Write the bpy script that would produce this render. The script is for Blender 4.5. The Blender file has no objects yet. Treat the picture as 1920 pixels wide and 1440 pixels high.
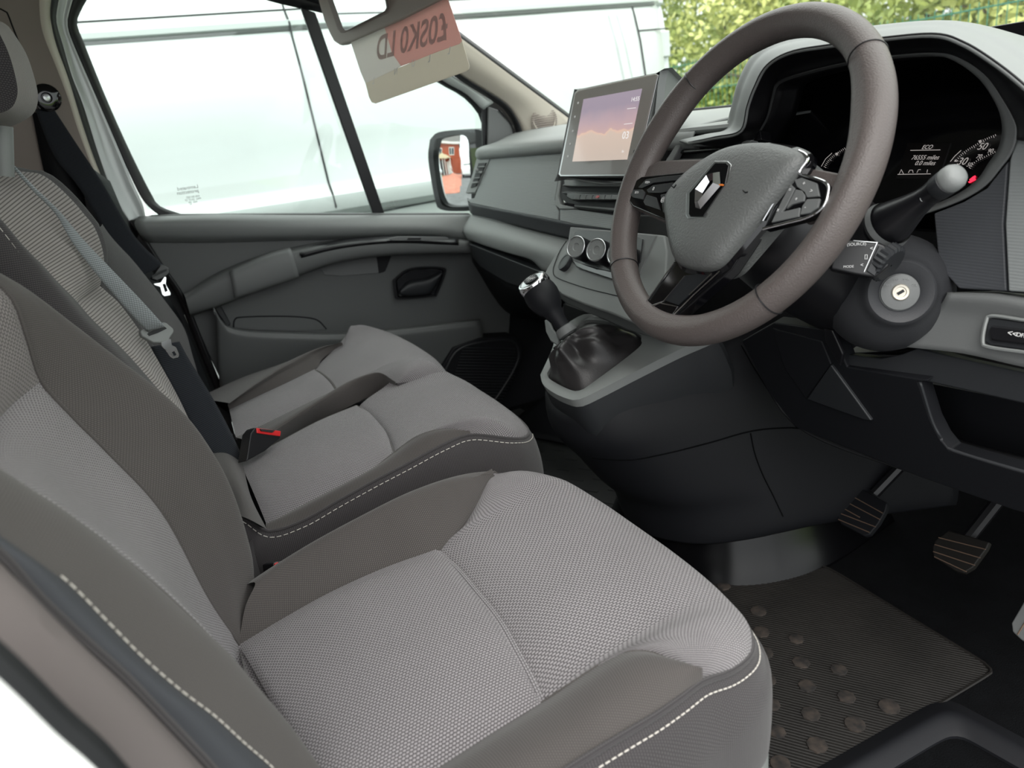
import bpy, bmesh, math, random
import numpy as np
from mathutils import Vector, Matrix
random.seed(7)
rng = np.random.default_rng(7)
scn = bpy.context.scene
col = scn.collection

# ------------------------------------------------------------------ camera
CAM = np.array([1.0771, -0.5472, 0.7850])
RC = np.array([[0.4148, 0.9021, -0.1187], [0.2575, -0.2422, -0.9354], [-0.8727, 0.3574, -0.3328]])
_u, _s, _v = np.linalg.svd(RC); RC = _u @ _v
FPX = 1386.9
cd = bpy.data.cameras.new('camera'); cam = bpy.data.objects.new('camera', cd); col.objects.link(cam)
cd.sensor_width = 36; cd.lens = FPX/1920*36; cd.clip_start = 0.02; cd.clip_end = 300
m = Matrix.Identity(4)
for i in range(3):
    m[i][0] = RC[0][i]; m[i][1] = -RC[1][i]; m[i][2] = -RC[2][i]; m[i][3] = CAM[i]
cam.matrix_world = m
cd.dof.use_dof = True; cd.dof.focus_distance = 0.95; cd.dof.aperture_fstop = 6.5
scn.camera = cam

# ------------------------------------------------------------------ world, sun, exposure
w = bpy.data.worlds.new('sky'); scn.world = w; w.use_nodes = True
nt = w.node_tree; nt.nodes.clear()
wo = nt.nodes.new('ShaderNodeOutputWorld'); bg = nt.nodes.new('ShaderNodeBackground')
tc = nt.nodes.new('ShaderNodeTexCoord'); sp = nt.nodes.new('ShaderNodeSeparateXYZ')
rp = nt.nodes.new('ShaderNodeValToRGB'); nz = nt.nodes.new('ShaderNodeTexNoise'); mx = nt.nodes.new('ShaderNodeMixRGB')
nt.links.new(tc.outputs['Generated'], sp.inputs[0]); nt.links.new(sp.outputs['Z'], rp.inputs[0])
rp.color_ramp.elements[0].position = 0.0; rp.color_ramp.elements[0].color = (.45, .47, .48, 1)
rp.color_ramp.elements[1].position = 1.0; rp.color_ramp.elements[1].color = (1, .99, .965, 1)
nz.inputs['Scale'].default_value = 2.2; nz.inputs['Detail'].default_value = 4
nt.links.new(tc.outputs['Generated'], nz.inputs['Vector'])
mx.blend_type = 'MULTIPLY'; mx.inputs[0].default_value = .25
nt.links.new(rp.outputs[0], mx.inputs[1]); nt.links.new(nz.outputs['Fac'], mx.inputs[2])
nt.links.new(mx.outputs[0], bg.inputs['Color']); bg.inputs['Strength'].default_value = 2.1
nt.links.new(bg.outputs[0], wo.inputs['Surface'])
sd = bpy.data.lights.new('sun', 'SUN'); sd.energy = 0.7; sd.angle = math.radians(40); sd.color = (1, .97, .92)
so = bpy.data.objects.new('sun', sd); col.objects.link(so)
so.rotation_euler = Vector((.50, -.30, .62)).to_track_quat('Z', 'Y').to_euler()
so.location = (3, -2, 5)
scn.view_settings.view_transform = 'Standard'; scn.view_settings.look = 'None'
scn.view_settings.gamma = 1; scn.view_settings.use_curve_mapping = False
scn.view_settings.exposure = 1.0

# ------------------------------------------------------------------ a line of sight met with a real plane
def _ray(px, py): return RC.T @ np.array([(px-960)/FPX, (py-720)/FPX, 1.0])
def ax(px, py, v, i=0):
    r = _ray(px, py); return CAM + (v-CAM[i])/r[i]*r
def ay(px, py, v): return ax(px, py, v, 1)
def az(px, py, v): return ax(px, py, v, 2)
def ap(px, py, p0, n):
    r = _ray(px, py); n = np.asarray(n, float); return CAM + ((np.asarray(p0)-CAM) @ n)/(r @ n)*r
def A(*p): return np.array(p, float)

# ------------------------------------------------------------------ materials
M = {}
def rgb(r, g, b):
    f = lambda c: ((c/255)/12.92 if c/255 <= .04045 else ((c/255+.055)/1.055)**2.4)
    return (f(r), f(g), f(b), 1)
def mat(name, color, rough=.5, metal=0., spec=.5, bump=None, coat=0., grain=None, emit=None, var=None):
    """bump=(scale,strength,dist) noise relief ; var=(scale,amount) colour mottling"""
    mt = bpy.data.materials.new(name); mt.use_nodes = True; n = mt.node_tree; b = n.nodes['Principled BSDF']
    b.inputs['Base Color'].default_value = color; b.inputs['Roughness'].default_value = rough
    b.inputs['Metallic'].default_value = metal; b.inputs['Specular IOR Level'].default_value = spec
    b.inputs['Coat Weight'].default_value = coat
    t = n.nodes.new('ShaderNodeTexCoord')
    if bump:
        z = n.nodes.new('ShaderNodeTexNoise'); z.inputs['Scale'].default_value = bump[0]; z.inputs['Detail'].default_value = 3
        bp = n.nodes.new('ShaderNodeBump'); bp.inputs['Strength'].default_value = bump[1]; bp.inputs['Distance'].default_value = bump[2]
        n.links.new(t.outputs['Object'], z.inputs['Vector']); n.links.new(z.outputs['Fac'], bp.inputs['Height'])
        n.links.new(bp.outputs[0], b.inputs['Normal'])
    if var:
        z = n.nodes.new('ShaderNodeTexNoise'); z.inputs['Scale'].default_value = var[0]; z.inputs['Detail'].default_value = 5
        r = n.nodes.new('ShaderNodeValToRGB'); r.color_ramp.elements[0].position = .35; r.color_ramp.elements[1].position = .68
        k = var[1]; c2 = var[2] if len(var) > 2 else tuple(c*(1+k) for c in color[:3])+(1,)
        r.color_ramp.elements[0].color = tuple(c*(1-k) for c in color[:3])+(1,); r.color_ramp.elements[1].color = c2
        n.links.new(t.outputs['Object'], z.inputs['Vector']); n.links.new(z.outputs['Fac'], r.inputs[0]); n.links.new(r.outputs[0], b.inputs['Base Color'])
    if emit:
        b.inputs['Emission Color'].default_value = emit[0]; b.inputs['Emission Strength'].default_value = emit[1]
    M[name] = mt; return mt
def weave(name, dark, light, pu, pv, brick=.5, bump=.6, dist=.0012, rough=.9, diag=0.):
    mt = bpy.data.materials.new(name); mt.use_nodes = True; n = mt.node_tree; b = n.nodes['Principled BSDF']
    b.inputs['Roughness'].default_value = rough; b.inputs['Specular IOR Level'].default_value = .2
    b.inputs['Sheen Weight'].default_value = .15
    uv = n.nodes.new('ShaderNodeUVMap'); s = n.nodes.new('ShaderNodeSeparateXYZ'); n.links.new(uv.outputs[0], s.inputs[0])
    def mth(op, a, c=None, v=None):
        q = n.nodes.new('ShaderNodeMath'); q.operation = op
        n.links.new(a, q.inputs[0]) if not isinstance(a, float) else setattr(q.inputs[0], 'default_value', a)
        if c is not None: n.links.new(c, q.inputs[1])
        if v is not None: q.inputs[1].default_value = v
        return q.outputs[0]
    vv = mth('MULTIPLY', s.outputs[1], v=1/pv if pv else 0); row = mth('FLOOR', vv)
    odd = mth('MODULO', row, v=2.0); sh = mth('MULTIPLY', odd, v=brick)
    uu = mth('MULTIPLY', s.outputs[0], v=1/pu); uu = mth('ADD', uu, sh)
    if diag: uu = mth('ADD', uu, mth('MULTIPLY', vv, v=diag))
    a = mth('ABSOLUTE', mth('SINE', mth('MULTIPLY', uu, v=math.pi))); c = mth('ABSOLUTE', mth('SINE', mth('MULTIPLY', vv, v=math.pi)))
    h = mth('MULTIPLY', mth('POWER', a, v=.6), mth('POWER', c, v=.8)) if pv else mth('POWER', a, v=1.2)
    r = n.nodes.new('ShaderNodeValToRGB'); r.color_ramp.elements[0].position = .15; r.color_ramp.elements[1].position = .75
    r.color_ramp.elements[0].color = dark; r.color_ramp.elements[1].color = light
    n.links.new(h, r.inputs[0]); 
    z = n.nodes.new('ShaderNodeTexNoise'); z.inputs['Scale'].default_value = 9; t = n.nodes.new('ShaderNodeTexCoord')
    n.links.new(t.outputs['Object'], z.inputs['Vector'])
    mr = n.nodes.new('ShaderNodeMapRange'); mr.inputs[3].default_value = .88; mr.inputs[4].default_value = 1.1
    n.links.new(z.outputs['Fac'], mr.inputs[0])
    hs = n.nodes.new('ShaderNodeMixRGB'); hs.blend_type = 'MULTIPLY'; hs.inputs[0].default_value = 1
    n.links.new(r.outputs[0], hs.inputs[1]); n.links.new(mr.outputs[0], hs.inputs[2]); n.links.new(hs.outputs[0], b.inputs['Base Color'])
    bp = n.nodes.new('ShaderNodeBump'); bp.inputs['Strength'].default_value = bump; bp.inputs['Distance'].default_value = dist
    n.links.new(h, bp.inputs['Height']); n.links.new(bp.outputs[0], b.inputs['Normal'])
    M[name] = mt; return mt
def glassmat(name, tint, refl=.08):
    mt = bpy.data.materials.new(name); mt.use_nodes = True; n = mt.node_tree; n.nodes.clear()
    o = n.nodes.new('ShaderNodeOutputMaterial'); t = n.nodes.new('ShaderNodeBsdfTransparent'); g = n.nodes.new('ShaderNodeBsdfGlossy')
    f = n.nodes.new('ShaderNodeLayerWeight'); mxx = n.nodes.new('ShaderNodeMixShader'); f.inputs[0].default_value = .5
    q = n.nodes.new('ShaderNodeMath'); q.operation = 'POWER'; q.inputs[1].default_value = 4.0; n.links.new(f.outputs['Facing'], q.inputs[0])
    k = n.nodes.new('ShaderNodeMath'); k.operation = 'MULTIPLY_ADD'; k.inputs[1].default_value = .8; k.inputs[2].default_value = refl*.6; n.links.new(q.outputs[0], k.inputs[0])
    t.inputs[0].default_value = tint; g.inputs['Roughness'].default_value = .0
    n.links.new(k.outputs[0], mxx.inputs[0]); n.links.new(t.outputs[0], mxx.inputs[1]); n.links.new(g.outputs[0], mxx.inputs[2])
    n.links.new(mxx.outputs[0], o.inputs['Surface']); M[name] = mt; return mt

weave('seat_weave', rgb(60, 57, 59), rgb(152, 148, 150), .0038, .0028, bump=.8, dist=.0008)
weave('back_weave', rgb(62, 58, 58), rgb(136, 130, 129), .0042, .0030, bump=.6, dist=.0008)
weave('rib_weave', rgb(92, 86, 85), rgb(160, 154, 151), .0042, 0, brick=0, bump=.5, dist=.0006)
weave('dark_weave', rgb(58, 55, 54), rgb(88, 84, 82), .0021, .0021, bump=.35, dist=.0004)
weave('side_weave', rgb(44, 42, 44), rgb(76, 73, 74), .0021, .0024, bump=.35, dist=.0004)
weave('belt_dark', rgb(26, 28, 34), rgb(52, 55, 60), .0018, .003, bump=.3, dist=.0003)
weave('belt_grey', rgb(105, 110, 112), rgb(160, 166, 168), .0018, .003, bump=.3, dist=.0003, rough=.5)
mat('plastic_mid', rgb(104, 106, 106), .52, bump=(900, .25, .0006))
mat('plastic_light', rgb(128, 131, 130), .5, bump=(900, .25, .0006))
mat('plastic_dark', rgb(38, 40, 43), .5, bump=(900, .25, .0006))
mat('plastic_black', rgb(20, 21, 25), .6, spec=.3, bump=(700, .2, .0006))
mat('door_plastic', rgb(88, 90, 90), .5, bump=(900, .2, .0006))
mat('gloss_black', rgb(10, 10, 13), .06, spec=.6)
mat('satin_black', rgb(22, 22, 25), .35)
mat('hump_black', rgb(7, 7, 9), .22, spec=.3)
mat('rim_leather', rgb(88, 81, 79), .42, bump=(650, .5, .0012))
mat('pad_skin', rgb(96, 98, 97), .42, bump=(420, .5, .0014))
mat('gaiter_leather', rgb(40, 38, 39), .4, bump=(500, .3, .0008))
mat('chrome', (.78, .78, .80, 1), .12, metal=1)
mat('satin_chrome', (.55, .56, .57, 1), .3, metal=1)
mat('key_metal', rgb(196, 190, 178), .35, metal=.7)
mat('steel', (.6, .61, .62, 1), .25, metal=1)
mat('rubber', rgb(26, 27, 30), .65)
mat('seal', rgb(24, 25, 28), .5)
mat('mat_rubber', rgb(27, 25, 23), .6, spec=.35, bump=(60, .3, .002), var=(9, .25))
mat('stud_rubber', rgb(33, 31, 30), .85, var=(90, .2, rgb(62, 54, 48)))
mat('carpet', rgb(10, 11, 13), .95, spec=.1, bump=(500, .6, .003), var=(30, .2))
mat('floor_liner', rgb(40, 42, 42), .7, bump=(200, .3, .001), var=(8, .25))
mat('pillar_trim', rgb(200, 192, 180), .7, bump=(600, .2, .0005))
mat('pillar_dark', rgb(146, 135, 129), .75, bump=(600, .2, .0005))
mat('headliner', rgb(150, 146, 140), .9, bump=(300, .3, .001))
mat('white_paint', rgb(232, 234, 232), .3, coat=.5)
mat('silver_paint', rgb(206, 212, 210), .3, metal=.15, coat=.4)
mat('visor_grey', rgb(168, 158, 147), .6, bump=(500, .2, .0005))
mat('mirror', (.92, .93, .93, 1), .0, metal=1)
mat('print_white', rgb(225, 225, 225), .6)
mat('print_grey', rgb(140, 142, 142), .6)
mat('stitch', rgb(205, 200, 192), .7)
mat('red_plastic', rgb(205, 40, 42), .35)
mat('red_lamp', rgb(190, 20, 25), .15, coat=.6)
mat('orange', rgb(225, 120, 40), .5)
mat('red_glow', rgb(120, 0, 10), .5, emit=((1, .02, .05, 1), 1.2))
mat('glow_white', rgb(60, 60, 60), .5, emit=((1, .92, .88, 1), .17))
mat('screen_dark', rgb(14, 11, 13), .3)
mat('asphalt', rgb(98, 99, 100), .9, bump=(40, .5, .01), var=(3, .15))
mat('brick_paving', rgb(176, 112, 92), .9, var=(3, .2))
mat('brick', rgb(168, 84, 58), .9, var=(6, .2))
mat('roof_tile', rgb(92, 88, 86), .9, var=(5, .2))
mat('upvc', rgb(236, 236, 232), .4)
mat('cream', rgb(226, 214, 180), .7)
mat('window_dark', rgb(60, 70, 78), .08)
mat('grass', rgb(110, 140, 52), .95, var=(3, .3))
mat('fence_green', rgb(40, 120, 98), .5)
mat('bark', rgb(96, 84, 66), .95, bump=(30, .5, .01))
mat('leaf_light', rgb(205, 212, 120), .6, var=(1.2, .25, rgb(225, 226, 145)))
mat('leaf_mid', rgb(160, 180, 95), .6, var=(1.5, .3, rgb(200, 208, 115)))
mat('leaf_dark', rgb(120, 142, 84), .65, var=(1.5, .35))
mat('welt_fabric', rgb(60, 62, 67), .8)
mat('side_fabric', rgb(104, 97, 96), .8, bump=(900, .3, .0005))
mat('pedal_rib', rgb(104, 84, 70), .8)
mat('cowl_plastic', rgb(54, 55, 58), .5, bump=(900, .25, .0006))
mat('screen_bezel_haze', rgb(128, 125, 122), .22, coat=.3)  # black display glass; the pale haze reflected in it is put into the base colour
mat('car_dark', rgb(40, 44, 48), .2, coat=.6)
mat('tyre', rgb(28, 28, 29), .8)
glassmat('side_glass', (.93, .98, .965, 1)); glassmat('screen_glass', (.93, .985, .96, 1))
# fine horizontal lines pressed into the dash inlay
def lined(name, color, pitch, rough=.5, depth=.00012):
    mt = mat(name, color, rough); n = mt.node_tree; b = n.nodes['Principled BSDF']
    t = n.nodes.new('ShaderNodeTexCoord'); s = n.nodes.new('ShaderNodeSeparateXYZ'); n.links.new(t.outputs['Object'], s.inputs[0])
    q = n.nodes.new('ShaderNodeMath'); q.operation = 'MULTIPLY'; q.inputs[1].default_value = 2*math.pi/pitch; n.links.new(s.outputs[2], q.inputs[0])
    q2 = n.nodes.new('ShaderNodeMath'); q2.operation = 'SINE'; n.links.new(q.outputs[0], q2.inputs[0])
    bp = n.nodes.new('ShaderNodeBump'); bp.inputs['Strength'].default_value = .7; bp.inputs['Distance'].default_value = depth
    n.links.new(q2.outputs[0], bp.inputs['Height']); n.links.new(bp.outputs[0], b.inputs['Normal'])
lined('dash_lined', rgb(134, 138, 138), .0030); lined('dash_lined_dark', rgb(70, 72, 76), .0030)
# touchscreen picture: a dusk sky over a pale hill, as the photo shows
def screenpic():
    mt = bpy.data.materials.new('screen_picture'); mt.use_nodes = True; n = mt.node_tree; b = n.nodes['Principled BSDF']
    uv = n.nodes.new('ShaderNodeUVMap'); s = n.nodes.new('ShaderNodeSeparateXYZ'); n.links.new(uv.outputs[0], s.inputs[0])
    z = n.nodes.new('ShaderNodeTexNoise'); z.inputs['Scale'].default_value = 3.5; n.links.new(uv.outputs[0], z.inputs['Vector'])
    a = n.nodes.new('ShaderNodeMath'); a.operation = 'MULTIPLY_ADD'; a.inputs[1].default_value = .22
    n.links.new(z.outputs['Fac'], a.inputs[0]); n.links.new(s.outputs[1], a.inputs[2])
    r = n.nodes.new('ShaderNodeValToRGB'); e = r.color_ramp.elements
    e[0].position = 0.08; e[0].color = rgb(196, 180, 168); e[1].position = 1.1/1.2; e[1].color = rgb(158, 146, 160)
    for p, c in ((.50, (206, 186, 172)), (.545, (222, 188, 168)), (.56, (196, 166, 164)), (.7, (184, 160, 166))):
        q = e.new(p); q.color = rgb(*c)
    n.links.new(a.outputs[0], r.inputs[0]); n.links.new(r.outputs[0], b.inputs['Emission Color'])
    b.inputs['Base Color'].default_value = rgb(20, 20, 22); b.inputs['Emission Strength'].default_value = .52; b.inputs['Roughness'].default_value = .12
    M['screen_picture'] = mt
screenpic()

# ------------------------------------------------------------------ mesh tools
def cr(P, n):
    """Catmull-Rom through P, n samples by arc length"""
    P = np.asarray(P, float)
    if len(P) == 2:
        t = np.linspace(0, 1, n)[:, None]; return P[0]*(1-t)+P[1]*t
    Q = np.vstack([2*P[0]-P[1], P, 2*P[-1]-P[-2]]); out = []
    for i in range(len(P)-1):
        p0, p1, p2, p3 = Q[i:i+4]; t = np.linspace(0, 1, 16, endpoint=False)[:, None]
        out.append(.5*((2*p1)+(-p0+p2)*t+(2*p0-5*p1+4*p2-p3)*t**2+(-p0+3*p1-3*p2+p3)*t**3))
    D = np.vstack(out+[P[-1:]]); d = np.r_[0, np.cumsum(np.linalg.norm(np.diff(D, axis=0), axis=1))]
    s = np.linspace(0, d[-1], n); return np.stack([np.interp(s, d, D[:, k]) for k in range(3)], 1)
def crk(P, n):
    """Catmull-Rom, uniform in control index (keeps rails matched)"""
    P = np.asarray(P, float); Q = np.vstack([2*P[0]-P[1], P, 2*P[-1]-P[-2]]); k = len(P)-1
    t = np.linspace(0, k, n); i = np.minimum(t.astype(int), k-1); f = (t-i)[:, None]
    p0, p1, p2, p3 = Q[i], Q[i+1], Q[i+2], Q[i+3]
    return .5*((2*p1)+(-p0+p2)*f+(2*p0-5*p1+4*p2-p3)*f**2+(-p0+3*p1-3*p2+p3)*f**3)
class MB:
    def __init__(s): s.v = []; s.f = []; s.uv = []
    def add(s, V, F, U=None):
        o = len(s.v); s.v += [tuple(map(float, p)) for p in V]; s.f += [tuple(o+i for i in f) for f in F]
        s.uv += [tuple(u) for u in U] if U is not None else [(0., 0.)]*len(V); return s
    def grid(s, G, cu=False, cv=False, flip=False):
        G = np.asarray(G, float); a, b = G.shape[:2]
        du = np.linalg.norm(np.diff(G, axis=0), axis=2).mean(1) if a > 1 else []
        U = np.r_[0, np.cumsum(du)][:, None]*np.ones((1, b))
        dv = np.linalg.norm(np.diff(G, axis=1), axis=2).mean(0); Vv = np.r_[0, np.cumsum(dv)][None, :]*np.ones((a, 1))
        F = []
        for i in range(a if cu else a-1):
            for j in range(b if cv else b-1):
                q = (i*b+j, ((i+1) % a)*b+j, ((i+1) % a)*b+(j+1) % b, i*b+(j+1) % b); F.append(q[::-1] if flip else q)
        return s.add(G.reshape(-1, 3), F, np.stack([U.ravel(), Vv.ravel()], 1))
    def loft(s, rails, nu=24, nv=32, matched=False, flip=False):
        R_ = [(crk if matched else cr)(r, nv) for r in rails]
        G = np.stack([crk([r[j] for r in R_], nu) if len(R_) > 2 else cr([r[j] for r in R_], nu) for j in range(nv)], 1)
        return s.grid(G, flip=flip)
    def box(s, c, h, X=(1, 0, 0), Y=(0, 1, 0), Z=(0, 0, 1)):
        c, X, Y, Z = (np.asarray(q, float) for q in (c, X, Y, Z))
        V = [c+X*h[0]*i+Y*h[1]*j+Z*h[2]*k for i in (-1, 1) for j in (-1, 1) for k in (-1, 1)]
        return s.add(V, [(0, 1, 3, 2), (4, 6, 7, 5), (0, 4, 5, 1), (2, 3, 7, 6), (0, 2, 6, 4), (1, 5, 7, 3)])
    def prism(s, P, d):
        P = np.asarray(P, float); d = np.asarray(d, float); k = len(P)
        nrm = sum(np.cross(P[i]-P[0], P[i+1]-P[0]) for i in range(1, k-1))
        F = [tuple(range(k))[::-1], tuple(range(k, 2*k))]+[(i, (i+1) % k, k+(i+1) % k, k+i) for i in range(k)]
        if nrm @ d < 0: F = [f[::-1] for f in F]
        U = [(p[0], p[2]) for p in P]*2
        return s.add(np.vstack([P, P+d]), F, U)
    def tube(s, P, r, n=12, cap=True, flat=None, rs=None):
        """sweep; r scalar or list; flat=(w,t,up) gives a strap section"""
        P = np.asarray(P, float); k = len(P); T = np.gradient(P, axis=0); T /= np.linalg.norm(T, axis=1)[:, None]
        r = np.ones(k)*r if np.isscalar(r) else np.asarray(r, float)
        up = np.array([0, 0, 1.]) if abs(T[0][2]) < .9 else np.array([1., 0, 0]); G = []
        a = np.cross(T[0], up); a /= np.linalg.norm(a)
        for i in range(k):
            a = a-T[i]*(a @ T[i]); a /= np.linalg.norm(a); b = np.cross(T[i], a); th = np.arange(n)/n*2*math.pi
            G.append(P[i]+r[i]*(np.cos(th)[:, None]*a+np.sin(th)[:, None]*b))
        o = len(s.v); s.grid(G, cv=True, flip=True)
        if cap: s.f += [tuple(o+i for i in range(n)), tuple(o+(k-1)*n+i for i in range(n))[::-1]]
        return s
    def lathe(s, prof, c, axis, n=32, X=None):
        """prof list of (radius, height along axis)"""
        c = np.asarray(c, float); z = np.asarray(axis, float)/np.linalg.norm(axis)
        x = np.asarray(X, float) if X is not None else np.cross(z, [0, 0, 1.] if abs(z[2]) < .9 else [1., 0, 0]); x = x-z*(x @ z); x /= np.linalg.norm(x); y = np.cross(z, x)
        th = np.arange(n)/n*2*math.pi; G = [c+z*h+max(r, 1e-5)*(np.cos(th)[:, None]*x+np.sin(th)[:, None]*y) for r, h in prof]
        return s.grid(G, cv=True)
    def ring_quad(s, A_, B_): return s.grid([A_, B_], cv=True)
    def build(s, name, material, parent=None, smooth=40, bevel=0, seg=2, solid=0, soff=-1):
        me = bpy.data.meshes.new(name); me.from_pydata(s.v, [], s.f); me.validate()
        l = me.uv_layers.new(name='UVMap'); vi = np.empty(len(me.loops), int); me.loops.foreach_get('vertex_index', vi)
        l.data.foreach_set('uv', np.asarray(s.uv, float)[vi].ravel())
        b = bmesh.new(); b.from_mesh(me)
        bmesh.ops.remove_doubles(b, verts=b.verts, dist=1e-5)
        if not solid and bevel: bmesh.ops.recalc_face_normals(b, faces=b.faces)
        b.to_mesh(me); b.free()
        me.polygons.foreach_set('use_smooth', [True]*len(me.polygons))
        if smooth and not bevel: me.set_sharp_from_angle(angle=math.radians(smooth))
        me.materials.append(M[material]); o = bpy.data.objects.new(name, me); col.objects.link(o)
        if solid:
            q = o.modifiers.new('solid', 'SOLIDIFY'); q.thickness = solid; q.offset = soff
        if bevel:
            q = o.modifiers.new('bevel', 'BEVEL'); q.width = bevel; q.segments = seg; q.limit_method = 'ANGLE'; q.angle_limit = math.radians(35); q.harden_normals = True
        if parent: par(o, parent)
        return o
def wmat(o):
    m_ = Matrix.Translation(o.location)
    return m_ if not o.parent else wmat(o.parent) @ o.matrix_parent_inverse @ m_
def par(o, p): o.parent = p; o.matrix_parent_inverse = wmat(p).inverted()
def thing(name, label, cat, loc, group=None, kind=None):
    o = bpy.data.objects.new(name, None); o.empty_display_size = .05; col.objects.link(o); o.location = Vector([float(a) for a in loc])
    return tag(o, label, cat, group, kind)
def tag(o, label=None, cat=None, group=None, kind=None):
    if label: o['label'] = label
    if cat: o['category'] = cat
    if group: o['group'] = group
    if kind: o['kind'] = kind
    return o
def text(name, s, size, c, X, Y, material, parent, ext=.0003, shear=0, mirror=False, align='CENTER', bold=0):
    cu = bpy.data.curves.new(name, 'FONT'); cu.body = s; cu.size = size; cu.extrude = ext; cu.align_x = align; cu.align_y = 'CENTER'; cu.shear = shear; cu.offset = bold
    t = bpy.data.objects.new(name, cu); col.objects.link(t)
    dg = bpy.context.evaluated_depsgraph_get(); me = bpy.data.meshes.new_from_object(t.evaluated_get(dg)); bpy.data.objects.remove(t)
    X = np.asarray(X, float)/np.linalg.norm(X); Y = np.asarray(Y, float); Y = Y-X*(X @ Y); Y /= np.linalg.norm(Y); Zz = np.cross(X, Y)
    if mirror: X = -X
    mm = Matrix([[X[i], Y[i], Zz[i], c[i]] for i in range(3)]+[[0, 0, 0, 1]]); me.transform(mm)
    me.materials.clear(); me.materials.append(M[material]); o = bpy.data.objects.new(name, me); col.objects.link(o)
    if parent: par(o, parent)
    return o
def lerp(a, b, t): return np.asarray(a)*(1-t)+np.asarray(b)*t
def stitches(name, path, material, parent, pitch=.009, ln=.006, r=.0009):
    n = max(2, int(np.linalg.norm(np.diff(cr(path, 40), axis=0), axis=1).sum()/pitch)); P = cr(path, n*3+1); b = MB()
    for i in range(n):
        p, q = P[3*i], P[3*i+2]; b.tube([p, q], r, n=5)
    o = b.build(name, material, parent); o['kind'] = 'stuff'; return o
# ================================================================== OUTSIDE
GZ = -.55
b = MB(); b.grid([[(-40, -60, GZ), (-40, 3.4, GZ)], [(40, -60, GZ), (40, 3.4, GZ)]]); tag(b.build('floor', 'asphalt'), 'grey tarmac of the parking place outside the van', kind='structure')
b = MB(); b.grid([[(-40, 3.4, GZ), (-40, 40, GZ+.3)], [(40, 3.4, GZ), (40, 40, GZ+.3)]]); tag(b.build('ground', 'grass'), 'grassy ground behind the green fence', kind='structure')
# --- the van parked alongside
vx = thing('parked_van', 'silver white panel van parked alongside, seen through the far door window', 'van', (-2.7, -.9, GZ))
prof = [(-1.96, -.42), (-1.92, -.30), (-1.895, .0), (-1.885, .40), (-1.885, .515), (-1.865, .53), (-1.850, .545), (-1.846, .57), (-1.85, .60), (-1.872, .622), (-1.885, .65), (-1.892, .8), (-1.91, 1.05),
        (-1.935, 1.17), (-1.945, 1.195), (-1.925, 1.205), (-1.925, 1.222), (-1.95, 1.23), (-1.975, 1.28), (-2.02, 1.34), (-2.12, 1.39), (-2.4, 1.42), (-2.75, 1.425)]
def vprof(z):
    zs = [p[1] for p in prof]; return float(np.interp(z, zs, [p[0] for p in prof]))
ys = [-3.2, -2.2, -1.2, -.4, .4, 1.2, 1.58, 1.63, 1.66]
G = [[(x-(.0 if y < 1.6 else (.02 if y < 1.65 else .06))-.05*max(0, (y-.8))**2*.6, y, z) for (x, z) in prof] for y in ys]
b = MB(); b.grid(G); sb = [(-5.4-p[0], p[1]) for p in prof][::-1]
b.grid([[(x, y, z) for (x, z) in sb] for y in (-3.2, 1.6)]); b.build('body_side', 'silver_paint', vx, smooth=25)
b = MB(); b.prism([(G[-1][i][0], 1.655, prof[i][1]) for i in range(len(prof))]+[(x, 1.655, z) for x, z in sb[1:]], (0, .03, 0)); b.build('rear_door', 'silver_paint', vx)
b = MB(); b.prism([(x, -3.2, z) for (x, z) in prof]+[(x, -3.2, z) for x, z in sb[1:]], (0, -.05, 0)); b.build('front_panel', 'silver_paint', vx)
def vgap(name, y0, z0, y1, z1, wd=.004, material='seal', off=.0015, r=None):
    n = 24; P = []
    for i in range(n):
        t = i/(n-1); y = y0+(y1-y0)*t; z = z0+(z1-z0)*t; P.append((vprof(z)-.05*max(0, (y-.8))**2*.6+off, y, z))
    bb = MB(); bb.tube(P, wd, n=6); return bb.build(name, material, vx)
vgap('door_gap', -.005, 1.30, .03, .30); vgap('door_gap', .03, .505, 1.4, .545, .003); vgap('roof_gap', -3.1, 1.262, 1.6, 1.262, .003)
vgap('gutter_shadow_line', -3.1, 1.196, 1.6, 1.196, .008, 'plastic_light')
vgap('rear_gap', 1.47, 1.38, 1.55, .3); vgap('rear_gap', 1.497, 1.09, 1.655, 1.09, .003)
vgap('body_crease', 1.36, 1.16, 1.43, .66, .016, 'silver_paint', -.006); vgap('body_crease', 1.40, 1.16, 1.475, .66, .010, 'silver_paint', -.004)
b = MB(); b.box((-1.985, 1.655, 1.03), (.02, .03, .055)); b.build('door_hinge', 'silver_paint', vx, bevel=.006)
b = MB(); b.prism([(-1.975, 1.60, .92), (-1.955, 1.58, .82), (-1.955, 1.60, .62), (-1.965, 1.66, .60), (-1.99, 1.70, .75), (-2.0, 1.70, .93)], (-.06, 0, 0)); b.build('tail_light', 'red_lamp', vx, bevel=.006)
for y in (-2.5, .95):
    b = MB(); b.lathe([(0, .0), (.20, .0), (.32, .02), (.33, .10), (.33, .2), (0, .2)], (-1.93, y, GZ+.33), (-1, 0, 0)); o = b.build('wheel', 'tyre', vx)
    b = MB(); b.lathe([(0, -.01), (.1, -.005), (.19, .005), (.2, .03)], (-1.93, y, GZ+.33), (-1, 0, 0)); b.build('hubcap', 'satin_chrome', o)
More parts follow.
